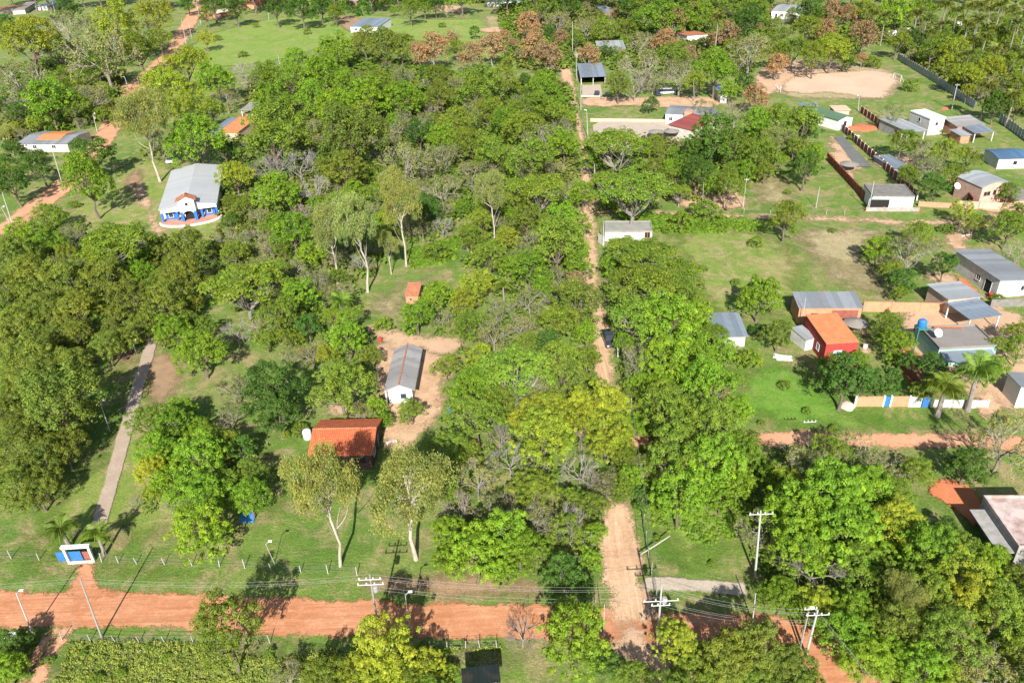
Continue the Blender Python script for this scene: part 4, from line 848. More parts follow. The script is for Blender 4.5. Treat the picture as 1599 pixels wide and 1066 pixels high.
# round broadleaved kinds: dense, open, dark, clumpy, yellow, russet
SPEC = dict(  # zc zr lobes dens clumpR nper ls  lw  up yel bark
    B=(1.12, .80, 7, 80, .120, 64, .027, .0165, .55, .10, 'bark'), G=(1.10, .76, 8, 70, .118, 60, .025, .015, .5, .2, 'bark'),
    D=(1.05, .86, 6, 88, .116, 62, .028, .0165, .5, .05, 'bark'), M=(1.02, .88, 8, 92, .120, 70, .027, .0135, .35, .38, 'bark'),
    Y=(1.12, .66, 8, 86, .112, 64, .0245, .014, .7, .4, 'bark'), R=(1.15, .80, 7, 58, .140, 30, .036, .024, .3, .5, 'barkgrey'))
for k, (zc, zr, nl, dens, cr, nper, ls, lw, up, yel, bk) in SPEC.items():
    for var in range(6 if k in 'BG' else 4):
        L = lobes_round(zc, zr, nl+var % 3-1, .60, .42, rg.uniform(.72, 1.0)); P, Rr = clumps_on(L, dens*1.5, cr)
        sp_ = unit(26); sp_[:, 2] = abs(sp_[:, 2]); P = np.vstack([P, sp_*rg.uniform(.86, 1.08, 26)[:, None]*np.array([.95, .95, .62])+np.array([0, 0, zc])]); Rr = np.concatenate([Rr, rg.uniform(.05, .1, 26)])
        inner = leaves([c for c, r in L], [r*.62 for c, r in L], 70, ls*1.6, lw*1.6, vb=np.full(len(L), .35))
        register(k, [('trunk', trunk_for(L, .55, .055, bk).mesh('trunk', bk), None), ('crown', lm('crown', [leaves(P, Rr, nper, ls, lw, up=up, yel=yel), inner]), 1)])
# feathery umbrella trees
for var in range(4):
    n = 250; a = rg.uniform(0, 6.283, n); r = np.sqrt(rg.uniform(0, 1, n)); r *= 1-.22*np.sin(a*3+var)**2
    z = 1.02+.36*(1-r**2)+rg.normal(0, .055, n)-.12*(np.sin(a*5+var*2)*r)
    P = np.stack([r*np.cos(a), r*np.sin(a), z], 1)
    mb = MB(); top = (0, 0, .42); mb.tube([(0, 0, -.02), (0, 0, .05), (.03, .02, .25), top], [.09, .06, .05, .045], 8)
    for i in range(9):
        aa = 6.283*i/9+rg.normal(0, .2); e = (.62*math.cos(aa), .62*math.sin(aa), 1.12); pts = limb(mb, top, e, .032, .012, 5, .1)
        for k in range(4):
            ab = aa+rg.normal(0, .5); rr = rg.uniform(.75, .97); limb(mb, pts[1+k], (rr*math.cos(ab), rr*math.sin(ab), 1.08+.36*(1-rr*rr)), .011, .004, 4, .07, 3)
    register('F', [('trunk', mb.mesh('trunk', 'barkgrey'), None), ('crown', lm('crown', [leaves(P, rg.uniform(.08, .16, n), 34, .030, .013, flat=.42, up=1.0, rnd_=.5, yel=.15)]), 1)])
# eucalyptus: tall pale trunk, hanging leaves
for var in range(4):
    zc = 2.55; L = []
    for i in range(15):
        a = rg.uniform(0, 6.283); r = rg.uniform(.2, .72); L.append(((r*math.cos(a), r*math.sin(a), zc+rg.uniform(-.6, .6)), rg.uniform(.28, .42)))
    L.append(((0, 0, zc+.3), .5)); L.append(((0.1, 0, zc), .45)); P, Rr = clumps_on(L, 190, .14)
    mb = MB(); lean = rg.uniform(-.18, .18); t1 = (lean*.5, 0, 1.55); t2 = (lean, .04, zc+.3)
    bd = rg.uniform(-.14, .14); mb.tube([(0, 0, -.02), (bd*.3, bd*.2, .35), (bd, bd*.6, .8), (bd*.9+lean*.2, .02, 1.2), t1, t2], [.062, .047, .040, .036, .030, .014], 8)
    for q in range(3): limb(mb, (bd, bd*.6, .8+.25*q), (rg.uniform(-.5, .5), rg.uniform(-.5, .5), 1.6+.2*q), .014, .004)
    for c, q in L: 
        s_ = Vector(t1).lerp(Vector(t2), rg.uniform(0, .7)); pts = limb(mb, s_, c, .026, .008)
        for j in range(3):
            d = unit(1)[0]; limb(mb, pts[2], Vector(c)+Vector(tuple(d))*q*.8, .009, .003, 4, .05, 2)
    register('E', [('trunk', mb.mesh('trunk', 'barkpale'), None), ('crown', lm('crown', [leaves(P, Rr, 84, .032, .011, flat=1.3, up=.1, rnd_=.8, droop=.55, yel=.12, upper=-2)]), 1)])
# bare and sparse trees
def skeleton(depth, spread=.55, z0=.45):
    segs, ends = [], []
    def rec(p, d, l, r, k):
        q = p+d*l; mid = p.lerp(q, .5)+Vector(tuple(rg.normal(0, .06, 3)))*l
        segs.append(((p, mid, q), r, r*.62, k))
        if k == 0: ends.append(q); return
        for i in range(3 if k > 1 else 4):
            nd = (d+Vector(tuple(rg.normal(0, spread, 3)))+Vector((0, 0, .12))).normalized(); rec(q, nd, l*rg.uniform(.62, .85), r*.6, k-1)
    for i in range(5):
        a = 6.283*i/5+rg.normal(0, .3); rec(Vector((0, 0, z0*rg.uniform(.7, 1.1))), Vector((math.cos(a)*.75, math.sin(a)*.75, rg.uniform(.5, 1.2))).normalized(), .42, .028, depth)
    return segs, ends
for var in range(4):
    segs, ends = skeleton(4)
    tr, tw = MB(), MB(); tr.tube([(0, 0, -.02), (0, 0, .1), (.02, .02, .5)], [.07, .05, .04], 8)
    for pts, r0, r1, k in segs: (tr if k > 2 else tw).tube(pts, [r0, (r0+r1)/2, max(r1, .0022)], 6 if k > 2 else 3, False)
    tm, wm = tr.mesh('trunk', 'barkgrey'), tw.mesh('twigs', 'twig')
    register('N', [('trunk', tm, None), ('twigs', wm, 1)])
    E_ = np.array([tuple(e) for e in ends]); E_ = E_[rg.random(len(E_)) < .55]
    register('S', [('trunk', tm, None), ('twigs', wm, 2), ('crown', lm('crown', [leaves(E_, np.full(len(E_), .09), 9, .030, .015, up=.5, yel=.2)]), 1)])
# palms
def frond(l=1.0, rise=.45, drop=.9, leaf=.30, n=15, tilt=0):
    V, A = [], []
    for i in range(n):
        t0, t1 = i/n, (i+1)/n
        def P(t): return np.array([l*t*(1-.18*t), 0, rise*math.sin(t*2.2)*l*.6-drop*l*.55*t*t])
        a, b = P(t0), P(t1); V += [a+[0, .012, 0], a-[0, .012, 0], b-[0, .010, 0], b+[0, .010, 0]]
        w_ = leaf*l*math.sin(3.1416*min(1, .12+.88*t0)**.8)+.03*l
        for s in (-1, 1):
            for h in range(2):
                c_ = P(t0+(h+.5)/(2*n)); tip = c_+np.array([w_*.45, s*w_, -w_*rg.uniform(.25, .7)]); m_ = (c_+tip)/2
                V += [c_, m_+[.018*l, 0, .01], tip, m_-[.018*l, 0, 0]]
    V = np.array(V); nq = len(V)//4
    A = np.repeat(np.stack([np.clip(rg.normal(.5, .15, nq), 0, 1), (rg.random(nq) < .25)*rg.random(nq), np.zeros(nq)], 1), 4, 0)
    return V, np.arange(len(V)).reshape(-1, 4), A
def rotated(fr, az, el):
    V, Q, A = fr; ce, se, ca, sa = math.cos(el), math.sin(el), math.cos(az), math.sin(az)
    x, y, z = V[:, 0]*ce-V[:, 2]*se, V[:, 1], V[:, 0]*se+V[:, 2]*ce
    return np.stack([x*ca-y*sa, x*sa+y*ca, z], 1), Q, A
def palm_proto(kind, th, tr, nf, near):
    ft = [frond(), frond(rise=.6, drop=.7), frond(rise=.3, drop=1.2)]; fm = []
    for i in range(nf):
        fm.append(rotated(ft[i % 3], 6.283*i*.382*1.0, rg.uniform(-.35, .85)))
    mb = MB(); mb.tube([(0, 0, -.02), (.02, 0, th*.3), (.05, .02, th*.7), (.04, 0, th)], [tr*1.3, tr, tr*.85, tr*.8], 8)
    sh = lambda f: (f[0]+np.array([.04, 0, th]), f[1], f[2])
    parts = [('trunk', mb.mesh('trunk', 'barkgrey'), None)]
    if near: parts += [('frond', lm('frond', [sh(f)]), 1) for f in fm]
    else: parts.append(('crown', lm('crown', [sh(f) for f in fm]), 1))
    register(kind, parts)
palm_proto('P', 2.4, .07, 22, False); palm_proto('P', 3.0, .07, 20, False); palm_proto('Q', 1.15, .11, 18, True); palm_proto('Q', 1.5, .09, 16, True)
# bushes and clipped trees
for var in range(3):
    L = lobes_round(.42, .5, 6, .55, .45); P, Rr = clumps_on(L, 85, .16)
    mb = trunk_for(L, .2, .035, 'bark'); register('U', [('stems', mb.mesh('stems', 'bark'), None), ('crown', lm('crown', [leaves(P, Rr, 34, .055, .03, up=.5, yel=.15)]), 1)])
L = [((0, 0, 1.25), .92)]; P, Rr = clumps_on(L, 170, .11)
register('T', [('trunk', trunk_for(L, .5, .07, 'bark').mesh('trunk', 'bark'), None), ('crown', lm('crown', [leaves(P, Rr, 34, .05, .03, up=.4)]), 1)])
ZC = dict(B=1.2, G=1.18, D=1.1, M=1.1, Y=1.2, R=1.2, F=1.15, E=2.55, N=1.15, S=1.15, P=2.55, Q=1.3, U=.5, T=1.25)
COL = dict(B=(0.156, 0.273, 0.019), G=(0.153, 0.229, 0.025), D=(0.072, 0.152, 0.021), M=(0.151, 0.206, 0.029), Y=(0.247, 0.311, 0.027), R=(0.287, 0.198, 0.106), F=(0.159, 0.254, 0.027),
           E=(0.221, 0.273, 0.079), N=(0.224, 0.190, 0.161), S=(0.189, 0.218, 0.069), P=(0.148, 0.191, 0.042), Q=(0.137, 0.216, 0.029), U=(0.143, 0.229, 0.022), T=(0.068, 0.171, 0.017))
WHAT = dict(B=('leafy_tree', 'tree', 'bright green leafy tree'), G=('spreading_tree', 'tree', 'mid green spreading tree'), D=('dense_tree', 'tree', 'dark green dense tree'), M=('mango_tree', 'tree', 'olive green clumpy tree'),
            Y=('yellow_green_tree', 'tree', 'yellow green tree'), R=('dry_leaf_tree', 'tree', 'russet brown tree'), F=('umbrella_tree', 'tree', 'flat topped feathery tree'), E=('eucalyptus_tree', 'tree', 'pale trunked airy tree'),
            N=('bare_tree', 'bare tree', 'bare grey branched tree'), S=('sparse_tree', 'tree', 'thin leaved greyish tree'), P=('palm_tree', 'palm', 'tall slim palm'), Q=('palm_tree', 'palm', 'short full palm'),
            U=('bush', 'bush', 'low green bush'), T=('round_tree', 'tree', 'small rounded dark tree'))
TREES = """
Y 42 65 88;S 112 42 85;Y 180 38 80;Y 240 18 60;S 155 70 95;G 215 78 60;D 108 12 40;D 10 38 32;S 30 115 75;S 85 75 50;S 225 45 50;G 248 62 42;G 150 98 60;Y 290 100 70;Y 258 135 75;Y 278 165 60
B 335 122 60;N 385 108 52;S 135 148 60;B 75 155 78;G 112 165 52;E 222 182 76 1.0;D 145 240 70;B 122 262 45;B 135 280 64 1.6;B 305 218 85;D 350 235 42;Y 368 275 60;E 8 205 24 .6;D 20 240 50;D 62 258 52;G 5 268 44
D 35 175 42;D 8 165 30;N 25 160 40;T 82 206 13;D 332 5 48;D 368 15 42;D 292 6 30;G 322 22 28;D 430 10 46;D 470 12 52;D 500 10 42;G 522 20 30;T 539 18 18;T 568 18 25;S 605 30 0;G 640 15 38
B 662 8 32;D 680 8 30;S 697 12 22;T 741 50 16;R 675 76 48;R 655 82 36;G 712 76 32;R 706 62 30;R 735 86 42;R 768 72 46;M 570 68 52;M 600 74 58;M 625 78 46;B 523 78 55;B 465 100 52;B 415 115 46
G 455 125 50;B 508 118 66;B 540 135 50;G 590 135 60;S 628 115 42;D 662 112 24;G 685 118 42;S 715 125 34;G 745 135 76;G 785 125 52;B 425 155 60;B 485 152 54;B 570 152 78;B 630 155 62;M 690 150 50;B 530 170 68
G 425 208 105;M 545 215 105;S 640 185 62;D 655 210 52;G 712 190 56;G 760 175 52;B 788 188 50;S 740 165 42;Y 565 182 55;N 465 248 58;N 425 255 58;S 630 245 75;S 690 240 60;G 770 240 68;G 730 225 60;B 690 215 48
G 840 8 56;D 880 10 46;S 870 30 44;R 825 38 40;D 858 53 26;R 830 72 46;R 855 88 46;R 876 58 26;S 918 35 42;G 945 45 42;S 958 40 36;D 988 40 34;D 980 12 36;B 1032 22 62;G 1005 8 46;R 1050 32 42
R 1040 64 40;B 1095 25 48;G 1140 8 40;P 1120 40 24;D 1165 38 56;G 1182 15 46;R 1138 52 38;R 1115 62 24;S 1172 70 66;R 1078 82 26;R 918 87 38;D 947 82 22;M 966 135 44;N 992 125 44;S 1005 96 66;G 1050 88 50
S 1062 112 56;B 1117 105 64;S 1155 95 28;D 1016 163 25;B 1140 140 30;D 1162 130 34;R 1182 150 42;N 1148 170 46;F 960 222 92;B 930 245 50;D 1115 215 82;D 1085 240 58;G 1150 230 56;B 1182 192 50;G 1182 240 60;B 850 128 46
B 852 152 58;D 820 125 22;G 830 168 58;G 872 178 44;B 880 222 52;S 850 210 56;G 815 200 58;G 830 245 68;S 880 195 36;D 1265 8 48;R 1300 14 34;R 1325 20 30;G 1350 15 38;B 1400 14 58;B 1440 12 40;P 1364 30 20
P 1430 32 22;P 1447 28 22;P 1475 18 22;P 1497 14 22;P 1530 18 22;P 1562 18 22;P 1582 14 20;P 1595 24 20;P 1510 48 22;P 1525 42 22;P 1520 62 22;P 1555 44 22;P 1586 46 22;P 1590 78 22;P 1553 76 22;P 1540 55 22
G 1215 60 38;G 1260 45 46;G 1240 78 46;R 1290 45 36;R 1350 55 42;Y 1300 75 54;G 1272 88 46;G 1212 82 38;G 1330 62 38;D 1430 62 30;G 1402 66 38;U 1362 98 28;D 1325 100 20;G 1455 78 40;Y 1490 78 48;G 1530 96 44
Y 1475 100 36;Y 1512 118 44;Y 1545 110 48;G 1575 100 46;G 1482 58 44;G 1570 64 36;G 1590 130 38;S 1562 122 42;S 1530 142 30;G 1540 68 36;D 1556 163 50;G 1590 165 38;U 1422 135 26;S 1397 172 40;G 1245 195 80;G 1215 185 56
D 1258 205 52;E 1216 215 50 .6;B 1270 245 44;G 1410 220 46;S 1447 230 44;G 1477 240 54;S 1450 258 52;G 1512 245 38
D 20 288 62;G 75 335 48;B 30 362 46;B 75 378 50;S 112 362 44;F 185 372 105;F 160 398 88;M 292 388 72;M 247 390 50;M 331 388 26;M 20 400 66;M 47 432 70;M 8 455 58;M 105 442 78;M 168 438 70;M 205 472 80
M 75 485 62;M 122 485 70;M 290 432 72;M 262 472 70;M 28 505 62;F 380 440 125;B 270 512 56;N 368 512 48;B 220 430 48;S 85 415 50;B 312 548 74;B 200 402 56;B 430 300 74;N 488 290 58;M 537 265 72;B 455 360 66
E 512 352 62 1.2;E 558 347 72 1.2;G 537 318 56;E 622 308 56 1.5;E 605 380 34 1.1;D 660 325 58;S 690 290 58;E 768 300 46 1.35;Q 720 298 16;S 735 262 50;G 590 300 44;F 425 420 62;D 475 470 46;Q 530 468 36;B 540 527 64;B 467 460 58
G 440 490 68;S 490 432 48;S 408 505 48;D 480 510 48;S 412 412 46;U 597 508 30;B 650 492 54;S 690 492 34;B 682 462 50;G 735 370 50;G 762 402 58;G 750 345 46;Y 745 442 58;Y 726 470 48;Q 786 450 26;Y 790 370 40
S 770 515 56;G 740 505 58;U 680 395 44;G 800 310 52;F 842 292 88;B 910 302 46;G 826 342 60;B 876 340 58;G 870 378 92;B 828 418 66;B 902 412 46;R 900 440 40;M 902 472 72;S 826 465 50;G 870 502 58;B 850 448 40
F 990 292 112;F 945 280 50;D 1088 272 60;G 1140 290 56;U 1100 330 46;U 1062 345 38;F 1012 398 105;F 975 385 60;F 1000 440 112;F 1060 425 76;G 1062 462 76;F 1002 490 104;B 1045 505 104;B 1090 492 58;B 1187 460 70
U 1180 378 24;D 1182 515 24;G 1228 338 58;D 1257 262 54;B 1372 388 48;S 1425 385 74;G 1437 362 48;D 1475 415 46;D 1415 440 46;G 1390 422 38;G 1405 458 28;Y 1502 328 40;G 1577 355 58;N 1592 388 44;G 1592 338 46
U 1480 358 22;U 1455 462 20;D 1460 290 46;G 1490 275 38;G 1420 275 34;Y 1417 268 28;M 1215 522 48;G 1385 510 54;B 1402 532 52;G 1592 520 48;U 1560 468 22
M 50 560 84;M 112 570 60;M 88 628 120 1.2;M 60 600 78;M 117 652 74;M 32 700 88;M 62 722 76;M 20 762 70;M 8 650 60;S 367 602 54;B 270 662 60;B 282 640 48;B 245 702 66;B 312 712 84;G 352 692 56;Y 237 732 56
Y 240 768 36;N 207 782 30;N 263 780 34;B 312 770 84;G 350 760 60;S 357 642 46;D 376 700 46;D 430 602 100;D 432 645 72;G 532 602 96;B 587 636 36;G 640 640 46;Y 512 552 42;U 467 670 26;Y 446 678 14;G 697 572 42
G 580 556 36;E 506 762 96 1.25;E 634 762 128 .85;S 745 740 66;N 718 790 56;G 700 702 76;G 742 652 86;B 742 602 76;G 782 622 60;F 805 572 120;B 762 590 66;G 882 562 66;M 880 592 66;S 822 622 40;Y 930 632 104;Y 850 640 76
Y 846 682 104;Y 950 672 86;Y 905 655 90;Y 815 655 50;Y 955 695 58;S 1000 560 56 1.5;B 1042 562 86;B 1082 562 76;S 1110 612 70;B 1102 592 86;G 1042 642 96;G 1100 662 104;G 1052 702 96;B 1112 722 100;B 1148 640 56
U 1172 562 40;E 1005 730 46 .6;G 975 762 44;B 1062 772 90;B 1125 775 50;D 1000 775 36;N 905 727 56;S 955 745 40;G 962 772 34;N 925 745 40;G 832 762 76;S 832 735 56;G 890 780 44;D 1320 592 84;G 1298 572 46;D 1346 602 56;D 1382 595 54;U 1395 562 30
D 1455 572 52;D 1470 595 36;Q 1477 602 58;Q 1527 590 62;B 1547 577 48;G 1592 545 46;S 1575 672 84 1.6;D 1510 725 72;G 1300 705 58;S 1250 722 76;S 1332 695 70;Y 1232 752 66;B 1300 772 112;B 1240 792 96;B 1352 762 86
S 1392 722 64;G 1432 732 54;B 1212 742 52;Q 95 822 48;Q 152 838 42;B 312 822 92;D 18 1005 52;B 8 1042 56;G 352 985 104 1.5;Y 602 1012 112 1.45;G 505 1058 70;S 450 1052 54;B 1130 545 46;U 702 1048 36;B 742 862 92;B 792 832 84;B 702 872 52
N 815 982 62;B 900 988 108 1.35;N 885 822 84;G 882 832 66;B 920 872 44;D 885 900 84;B 928 835 40;S 945 690 50;G 975 715 50;B 985 745 46;S 945 765 44;G 925 790 50;G 915 560 46;B 915 520 40;M 925 600 40;G 905 350 40;B 905 385 34;B 812 852 72;G 852 872 54;Y 1052 1002 76 1.3;U 1092 1012 24;G 990 1055 50;D 942 1032 54;M 1130 1030 80 1.4;M 1182 1020 88 1.5;G 1112 1055 54
B 1322 832 120;B 1252 852 92;Y 1402 822 92;B 1452 862 100;G 1352 882 92;N 1272 872 84;G 1432 922 100;E 1412 925 60;Y 1502 902 100;B 1552 872 56;G 1562 952 92;Y 1532 932 92;M 1402 972 84;B 1372 985 66;G 1482 1002 100
N 1472 1002 74;G 330 172 46;Y 305 150 50;S 352 150 40;G 318 195 30;S 250 215 50;U 235 235 30;G 975 45 40;S 1000 60 40;G 900 60 30;S 1020 120 40;G 1085 130 40;R 1215 100 34;G 1320 84 36;S 1100 165 34;M 60 770 60;M 100 700 70;B 600 655 30;S 565 640 40;Y 320 60 30;D 1420 565 36;G 1440 610 34;B 1340 560 30;G 1560 540 40;G 1520 350 36;G 1575 300 34;S 1542 1042 92;G 1592 1012 56;B 1442 1042 84;G 1592 902 46;M 1232 1042 84;D 1482 822 36;G 1502 852 52
"""
TREES = [t.split() for t in TREES.replace('\n', ';').split(';') if t.strip()]
TREES = [(t[0], *[float(q) for q in t[1:]]) for t in TREES if float(t[3]) > 2]
ALLT = []
GROW = dict(E=1.12, P=1.5, Q=1.35, T=1.1, R=1.12, N=1.2, S=1.12)
def plant(kind, x, y, wpx, zs=None):
    zs = zs or rnd.uniform(1.0, 1.2)
    wpx *= GROW.get(kind, 1.08); R = wpx/2*PJ(G(x, y, 0))[2]/F
    for _ in range(3): R = wpx/2*PJ(G(x, y, ZC[kind]*R*zs))[2]/F
    c = G(x, y, ZC[kind]*R*zs); rz = rnd.uniform(0, 6.28)
    o = empty(WHAT[kind][0], (c.x, c.y, 0), rz, None, WHAT[kind][1], scale=(R*rnd.uniform(.94, 1.06), R*rnd.uniform(.94, 1.06), R*zs))
    j = rnd.uniform(.82, 1.18); hj = rnd.uniform(-.09, .09); cc = COL[kind]; cc = (cc[0]*j*(1+hj), cc[1]*j, cc[2]*j*(1-hj))
    for nm, me, col in rnd.choice(PROTO[kind]):
        p = bpy.data.objects.new(nm, me); C.objects.link(p); p.parent = o
        if col == 1: p.color = (*cc, 1)
        if col == 2: p.color = (.25, .225, .18, 1)
    ALLT.append((o, kind, x, y, R, R*F/PJ(G(x, y, 0))[2])); return o
for t in TREES: plant(*t)
# ---------------- vehicles ----------------
def rbox(mb, prof, y0, y1, inset=.0):     # side profile (x, z) extruded across y
    mb.prism([(x, y0, z) for x, z in prof], [(x, y1, z) for x, z in prof])
def car(name, label, cat, px, rz, paint, kind='car'):
    root = empty(name, G(*px), rz, label, cat); L = 4.2 if kind == 'car' else 5.1
    body = [(-L/2, .35), (L/2, .35), (L/2+.03, .62), (L/2-.08, .85), (L/2-.35, .92), (-L/2+.3, .95), (-L/2, .85), (-L/2-.03, .6)]
    mb = MB(); rbox(mb, body, -.85, .85); bo = mb.build('body', paint, root)
    if kind == 'car': cab = [(-1.75, .93), (1.0, .9), (.35, 1.44), (-1.3, 1.46)]
    elif kind == 'van': cab = [(-2.5, .93), (2.1, .9), (1.5, 1.75), (-2.45, 1.85)]
    else: cab = [(-.6, .93), (1.35, .9), (.8, 1.6), (-.45, 1.62)]
    mb = MB(); y = .72; n = len(mb.v)
    mb.v += [(cab[0][0], -.8, cab[0][1]), (cab[1][0], -.8, cab[1][1]), (cab[2][0], -.62, cab[2][1]), (cab[3][0], -.62, cab[3][1])]+[(cab[0][0], .8, cab[0][1]), (cab[1][0], .8, cab[1][1]), (cab[2][0], .62, cab[2][1]), (cab[3][0], .62, cab[3][1])]
    mb.f += [(0, 1, 2, 3), (7, 6, 5, 4), (0, 4, 5, 1), (1, 5, 6, 2), (2, 6, 7, 3), (3, 7, 4, 0)]; mb.build('windows', 'glass', root)
    rt = MB(); rt.box(cab[3][0]-.05, cab[2][0]+.05, -.66, .66, cab[3][1]-.02, cab[3][1]+.05); rt.build('roof', paint, root)
    if kind == 'pickup':
        bd = MB(); bd.box(-L/2+.12, -.75, -.72, .72, .953, .97); bd.build('cargo_bed', 'black', root)
    for x in (-L/2+.8, L/2-.8):
        for s in (-1, 1):
            wl = MB().lathe([(.02, -.1), (.32, -.1), (.34, -.05), (.34, .05), (.32, .1), (.02, .1)], 14).build('wheel', 'rubber', root, (x, s*.82, .34)); wl.rotation_euler = (R_(90), 0, 0)
            MB().lathe([(.02, -.115), (.18, -.115), (.18, .115), (.02, .115)], 10).build('rim', 'steel', wl)
    for s in (-1, 1): MB().box(L/2-.06, L/2+.05, s*.6-.14, s*.6+.14, .62, .76).build('headlight', 'lamp', root)
    return root
car('parked_car', 'white car parked on the lawn behind the church', 'car', (267, 253), R_(-80), 'carwhite', 'car')
car('pickup_truck', 'dark blue pickup parked under the trees in the middle of the street', 'pickup', (950, 533), R_(-85), 'cardark', 'pickup')
car('parked_car', 'black car on the pale apron of the open barn', 'car', (932, 149), R_(80), 'cardark', 'car')
car('parked_van', 'long white van under the trees of the red earth yard', 'van', (1041, 147), R_(2), 'carwhite', 'van')
car('parked_car', 'dark car parked nose to tail left of the white van', 'car', (1026, 149), R_(95), 'cardark', 'car')
car('parked_car', 'dark car half hidden at the right end of the white van', 'car', (1056, 147), R_(85), 'cardark', 'car')
# ---------------- small things ----------------
def parasol(label, px, R, h, mat='thatch'):
    root = empty('parasol', G(*px), 0, label, 'parasol')
    MB().tube([(0, 0, 0), (0, 0, h)], .06, 6).build('pole', 'wood', root); MB().lathe([(R, h-.55), (R*.6, h-.25), (.05, h+.1), (.02, h+.1), (R*.6, h-.32), (R*.98, h-.62)], 20).build('thatch_roof', mat, root)
    return root
parasol('large grey thatched parasol right of the orange roofed red house', (1333, 520), 1.9, 2.5)
parasol('grey thatched parasol at the near end of the tan yard between brick walls', (1324, 268), 2.3, 2.5)
parasol('left one of two grey thatched parasols in the paved yard', (1024, 217), 2.2, 2.6); parasol('right one of two grey thatched parasols in the paved yard', (1048, 216), 2.2, 2.6)
def dish(label, px, z=1.5, r=.55, off=(0, 0), name='satellite_dish'):
    b = G(*px, z) if z else G(*px); root = empty(name, (b.x, b.y, z-.9), 0, label, 'satellite dish')
    MB().tube([(0, 0, 0), (0, 0, .9)], .05, 6).build('mast', 'steel', root)
    d_ = MB().lathe([(.02, 0), (r*.6, .05), (r, .17), (r*.97, .2), (r*.6, .09), (.02, .04)], 18).build('dish', 'whitepaint', root, (0, -.06, .95)); d_.rotation_euler = (R_(50), 0, R_(15))
dish('white satellite dish on the mint flat roofed house', (1464, 520), 4.5, .7); dish('white satellite dish at the corner of the pink unfinished house', (1494, 291), 4.6, .75)
dish('white satellite dish between the yard trees above the field track', (1071, 292), 1.6, .6)
def heap(name, label, px, R, h, mat, n=40, cat='heap', ell=1.0):
    root = MB(); r2 = np.random.default_rng(int(px[0]))
    prof = [(R*(1-t)**.8, h*math.sin(t*1.57)) for t in np.linspace(0, .97, 7)]; root.lathe(prof, 22)
    root.v = [(x*ell*(1+.12*math.sin(3*math.atan2(y, x)+x)), y*(1+.1*math.cos(4*math.atan2(y, x))), z*(1+.15*math.sin(x*3+y*2))) for x, y, z in root.v]
    o = root.build(name, mat, None, G(*px)-Vector((0, 0, .02)), True); tag(o, label, cat)
heap('soil_heap', 'wide heap of bright red soil behind the brick wall', (1345, 200), 3.4, .8, 'redclay', ell=1.5)
heap('rubble_heap', 'pinkish rubble heap beside the orange street wall', (1322, 634), 1.2, .6, 'rubble')
heap('soil_heap', 'small red soil heap beside the white pole near the tin fence', (1475, 170), 1.2, .5, 'redclay')
def boards(name, label, px, n, L, mat, cat, rz=0):
    root = empty(name, G(*px), R_(rz), label, cat)
    for i in range(n):
        o = MB().box(-L/2, L/2, -.25, .25, 0, .06).build('sheet', mat, root, (rnd.uniform(-.3, .3), rnd.uniform(-.5, .5), .01+.07*i)); o.rotation_euler = (0, 0, rnd.uniform(-.4, .4))
boards('sheet_pile', 'pile of white sheets in the tall grass left of the red house', (1222, 559), 7, 2.4, 'whitepaint', 'pile', -15)
boards('plank_pile', 'small white pile beside the mown yard behind the brick wall', (1335, 213), 4, 2.6, 'offwhite', 'pile', 5)
tb = MB(); tb.v = [(-.9, -.5, .0), (.9, -.6, .05), (1.1, .6, .7), (-.7, .7, .6), (.1, 0, .45)]; tb.f = [(0, 1, 4), (1, 2, 4), (2, 3, 4), (3, 0, 4), (3, 2, 1, 0)]
tag(tb.build('tarp', 'bluetarp', None, G(386, 811)), 'crumpled bright blue tarp on the lawn under the trees', 'tarp')
wt = MB().lathe([(0, 0), (.55, 0), (.6, .1), (.6, 1.3), (.4, 1.5), (0, 1.55)], 16); tag(wt.build('water_tank', 'whitepaint', None, G(481, 684), True), 'white water tank at the left end of the orange tiled house', 'water tank')
wt = MB().lathe([(0, 0), (.5, 0), (.55, .1), (.55, .8), (0, .95)], 14); tag(wt.build('wheelbarrow_bin' if False else 'barrel', 'tankblue', None, G(704, 641), True), 'blue barrel in the shade right of the swept yard', 'barrel')
bt = MB().box(-.5, .5, -.35, .35, 0, 1.1); bt.box(-.55, .55, -.4, .4, 1.103, 1.18); tag(bt.build('meter_box', 'whitepaint', None, G(24, 1003)), 'white meter box in the hedge at the bottom left', 'box')
bt = MB().box(-.3, .3, -.2, .2, 0, .7); bt.box(-.36, .36, -.26, .26, .703, .78); tag(bt.build('meter_box', 'whitepaint', None, G(1252, 944)), 'small white box on the grass beside the twin poles', 'box')
lb = MB(); a, b = G(1000, 874), G(1045, 850); lb.tube([(0, 0, .9), tuple((b-a)*.5+Vector((0, 0, 1.1))), tuple((b-a)+Vector((0, 0, 1.4)))], [.07, .08, .06], 6); lb.tube([(0, 0, 0), (0, 0, 1.0)], .06, 6)
tag(lb.build('barrier_arm', 'barkwhite', None, a), 'pale wooden barrier arm beside the street above its junction', 'barrier')
def goal(label, px, rz):
    root = empty('soccer_goal', G(*px), R_(rz), label, 'goal'); f_ = MB(); f_.tube([(-2.4, 0, 0), (-2.4, 0, 2.1)], .07, 6); f_.tube([(2.4, 0, 0), (2.4, 0, 2.1)], .07, 6); f_.tube([(-2.4, 0, 2.1), (2.4, 0, 2.1)], .07, 6); f_.build('frame', 'whitepaint', root)
    s_ = MB(); s_.tube([(-2.4, 0, 2.1), (-2.4, 1.2, 0)], .04, 6); s_.tube([(2.4, 0, 2.1), (2.4, 1.2, 0)], .04, 6); s_.build('stay', 'whitepaint', root)
goal('white goal frame at the left end of the sandy pitch', (1216, 142), 85); goal('white goal frame at the right end of the sandy pitch', (1400, 126), -85)
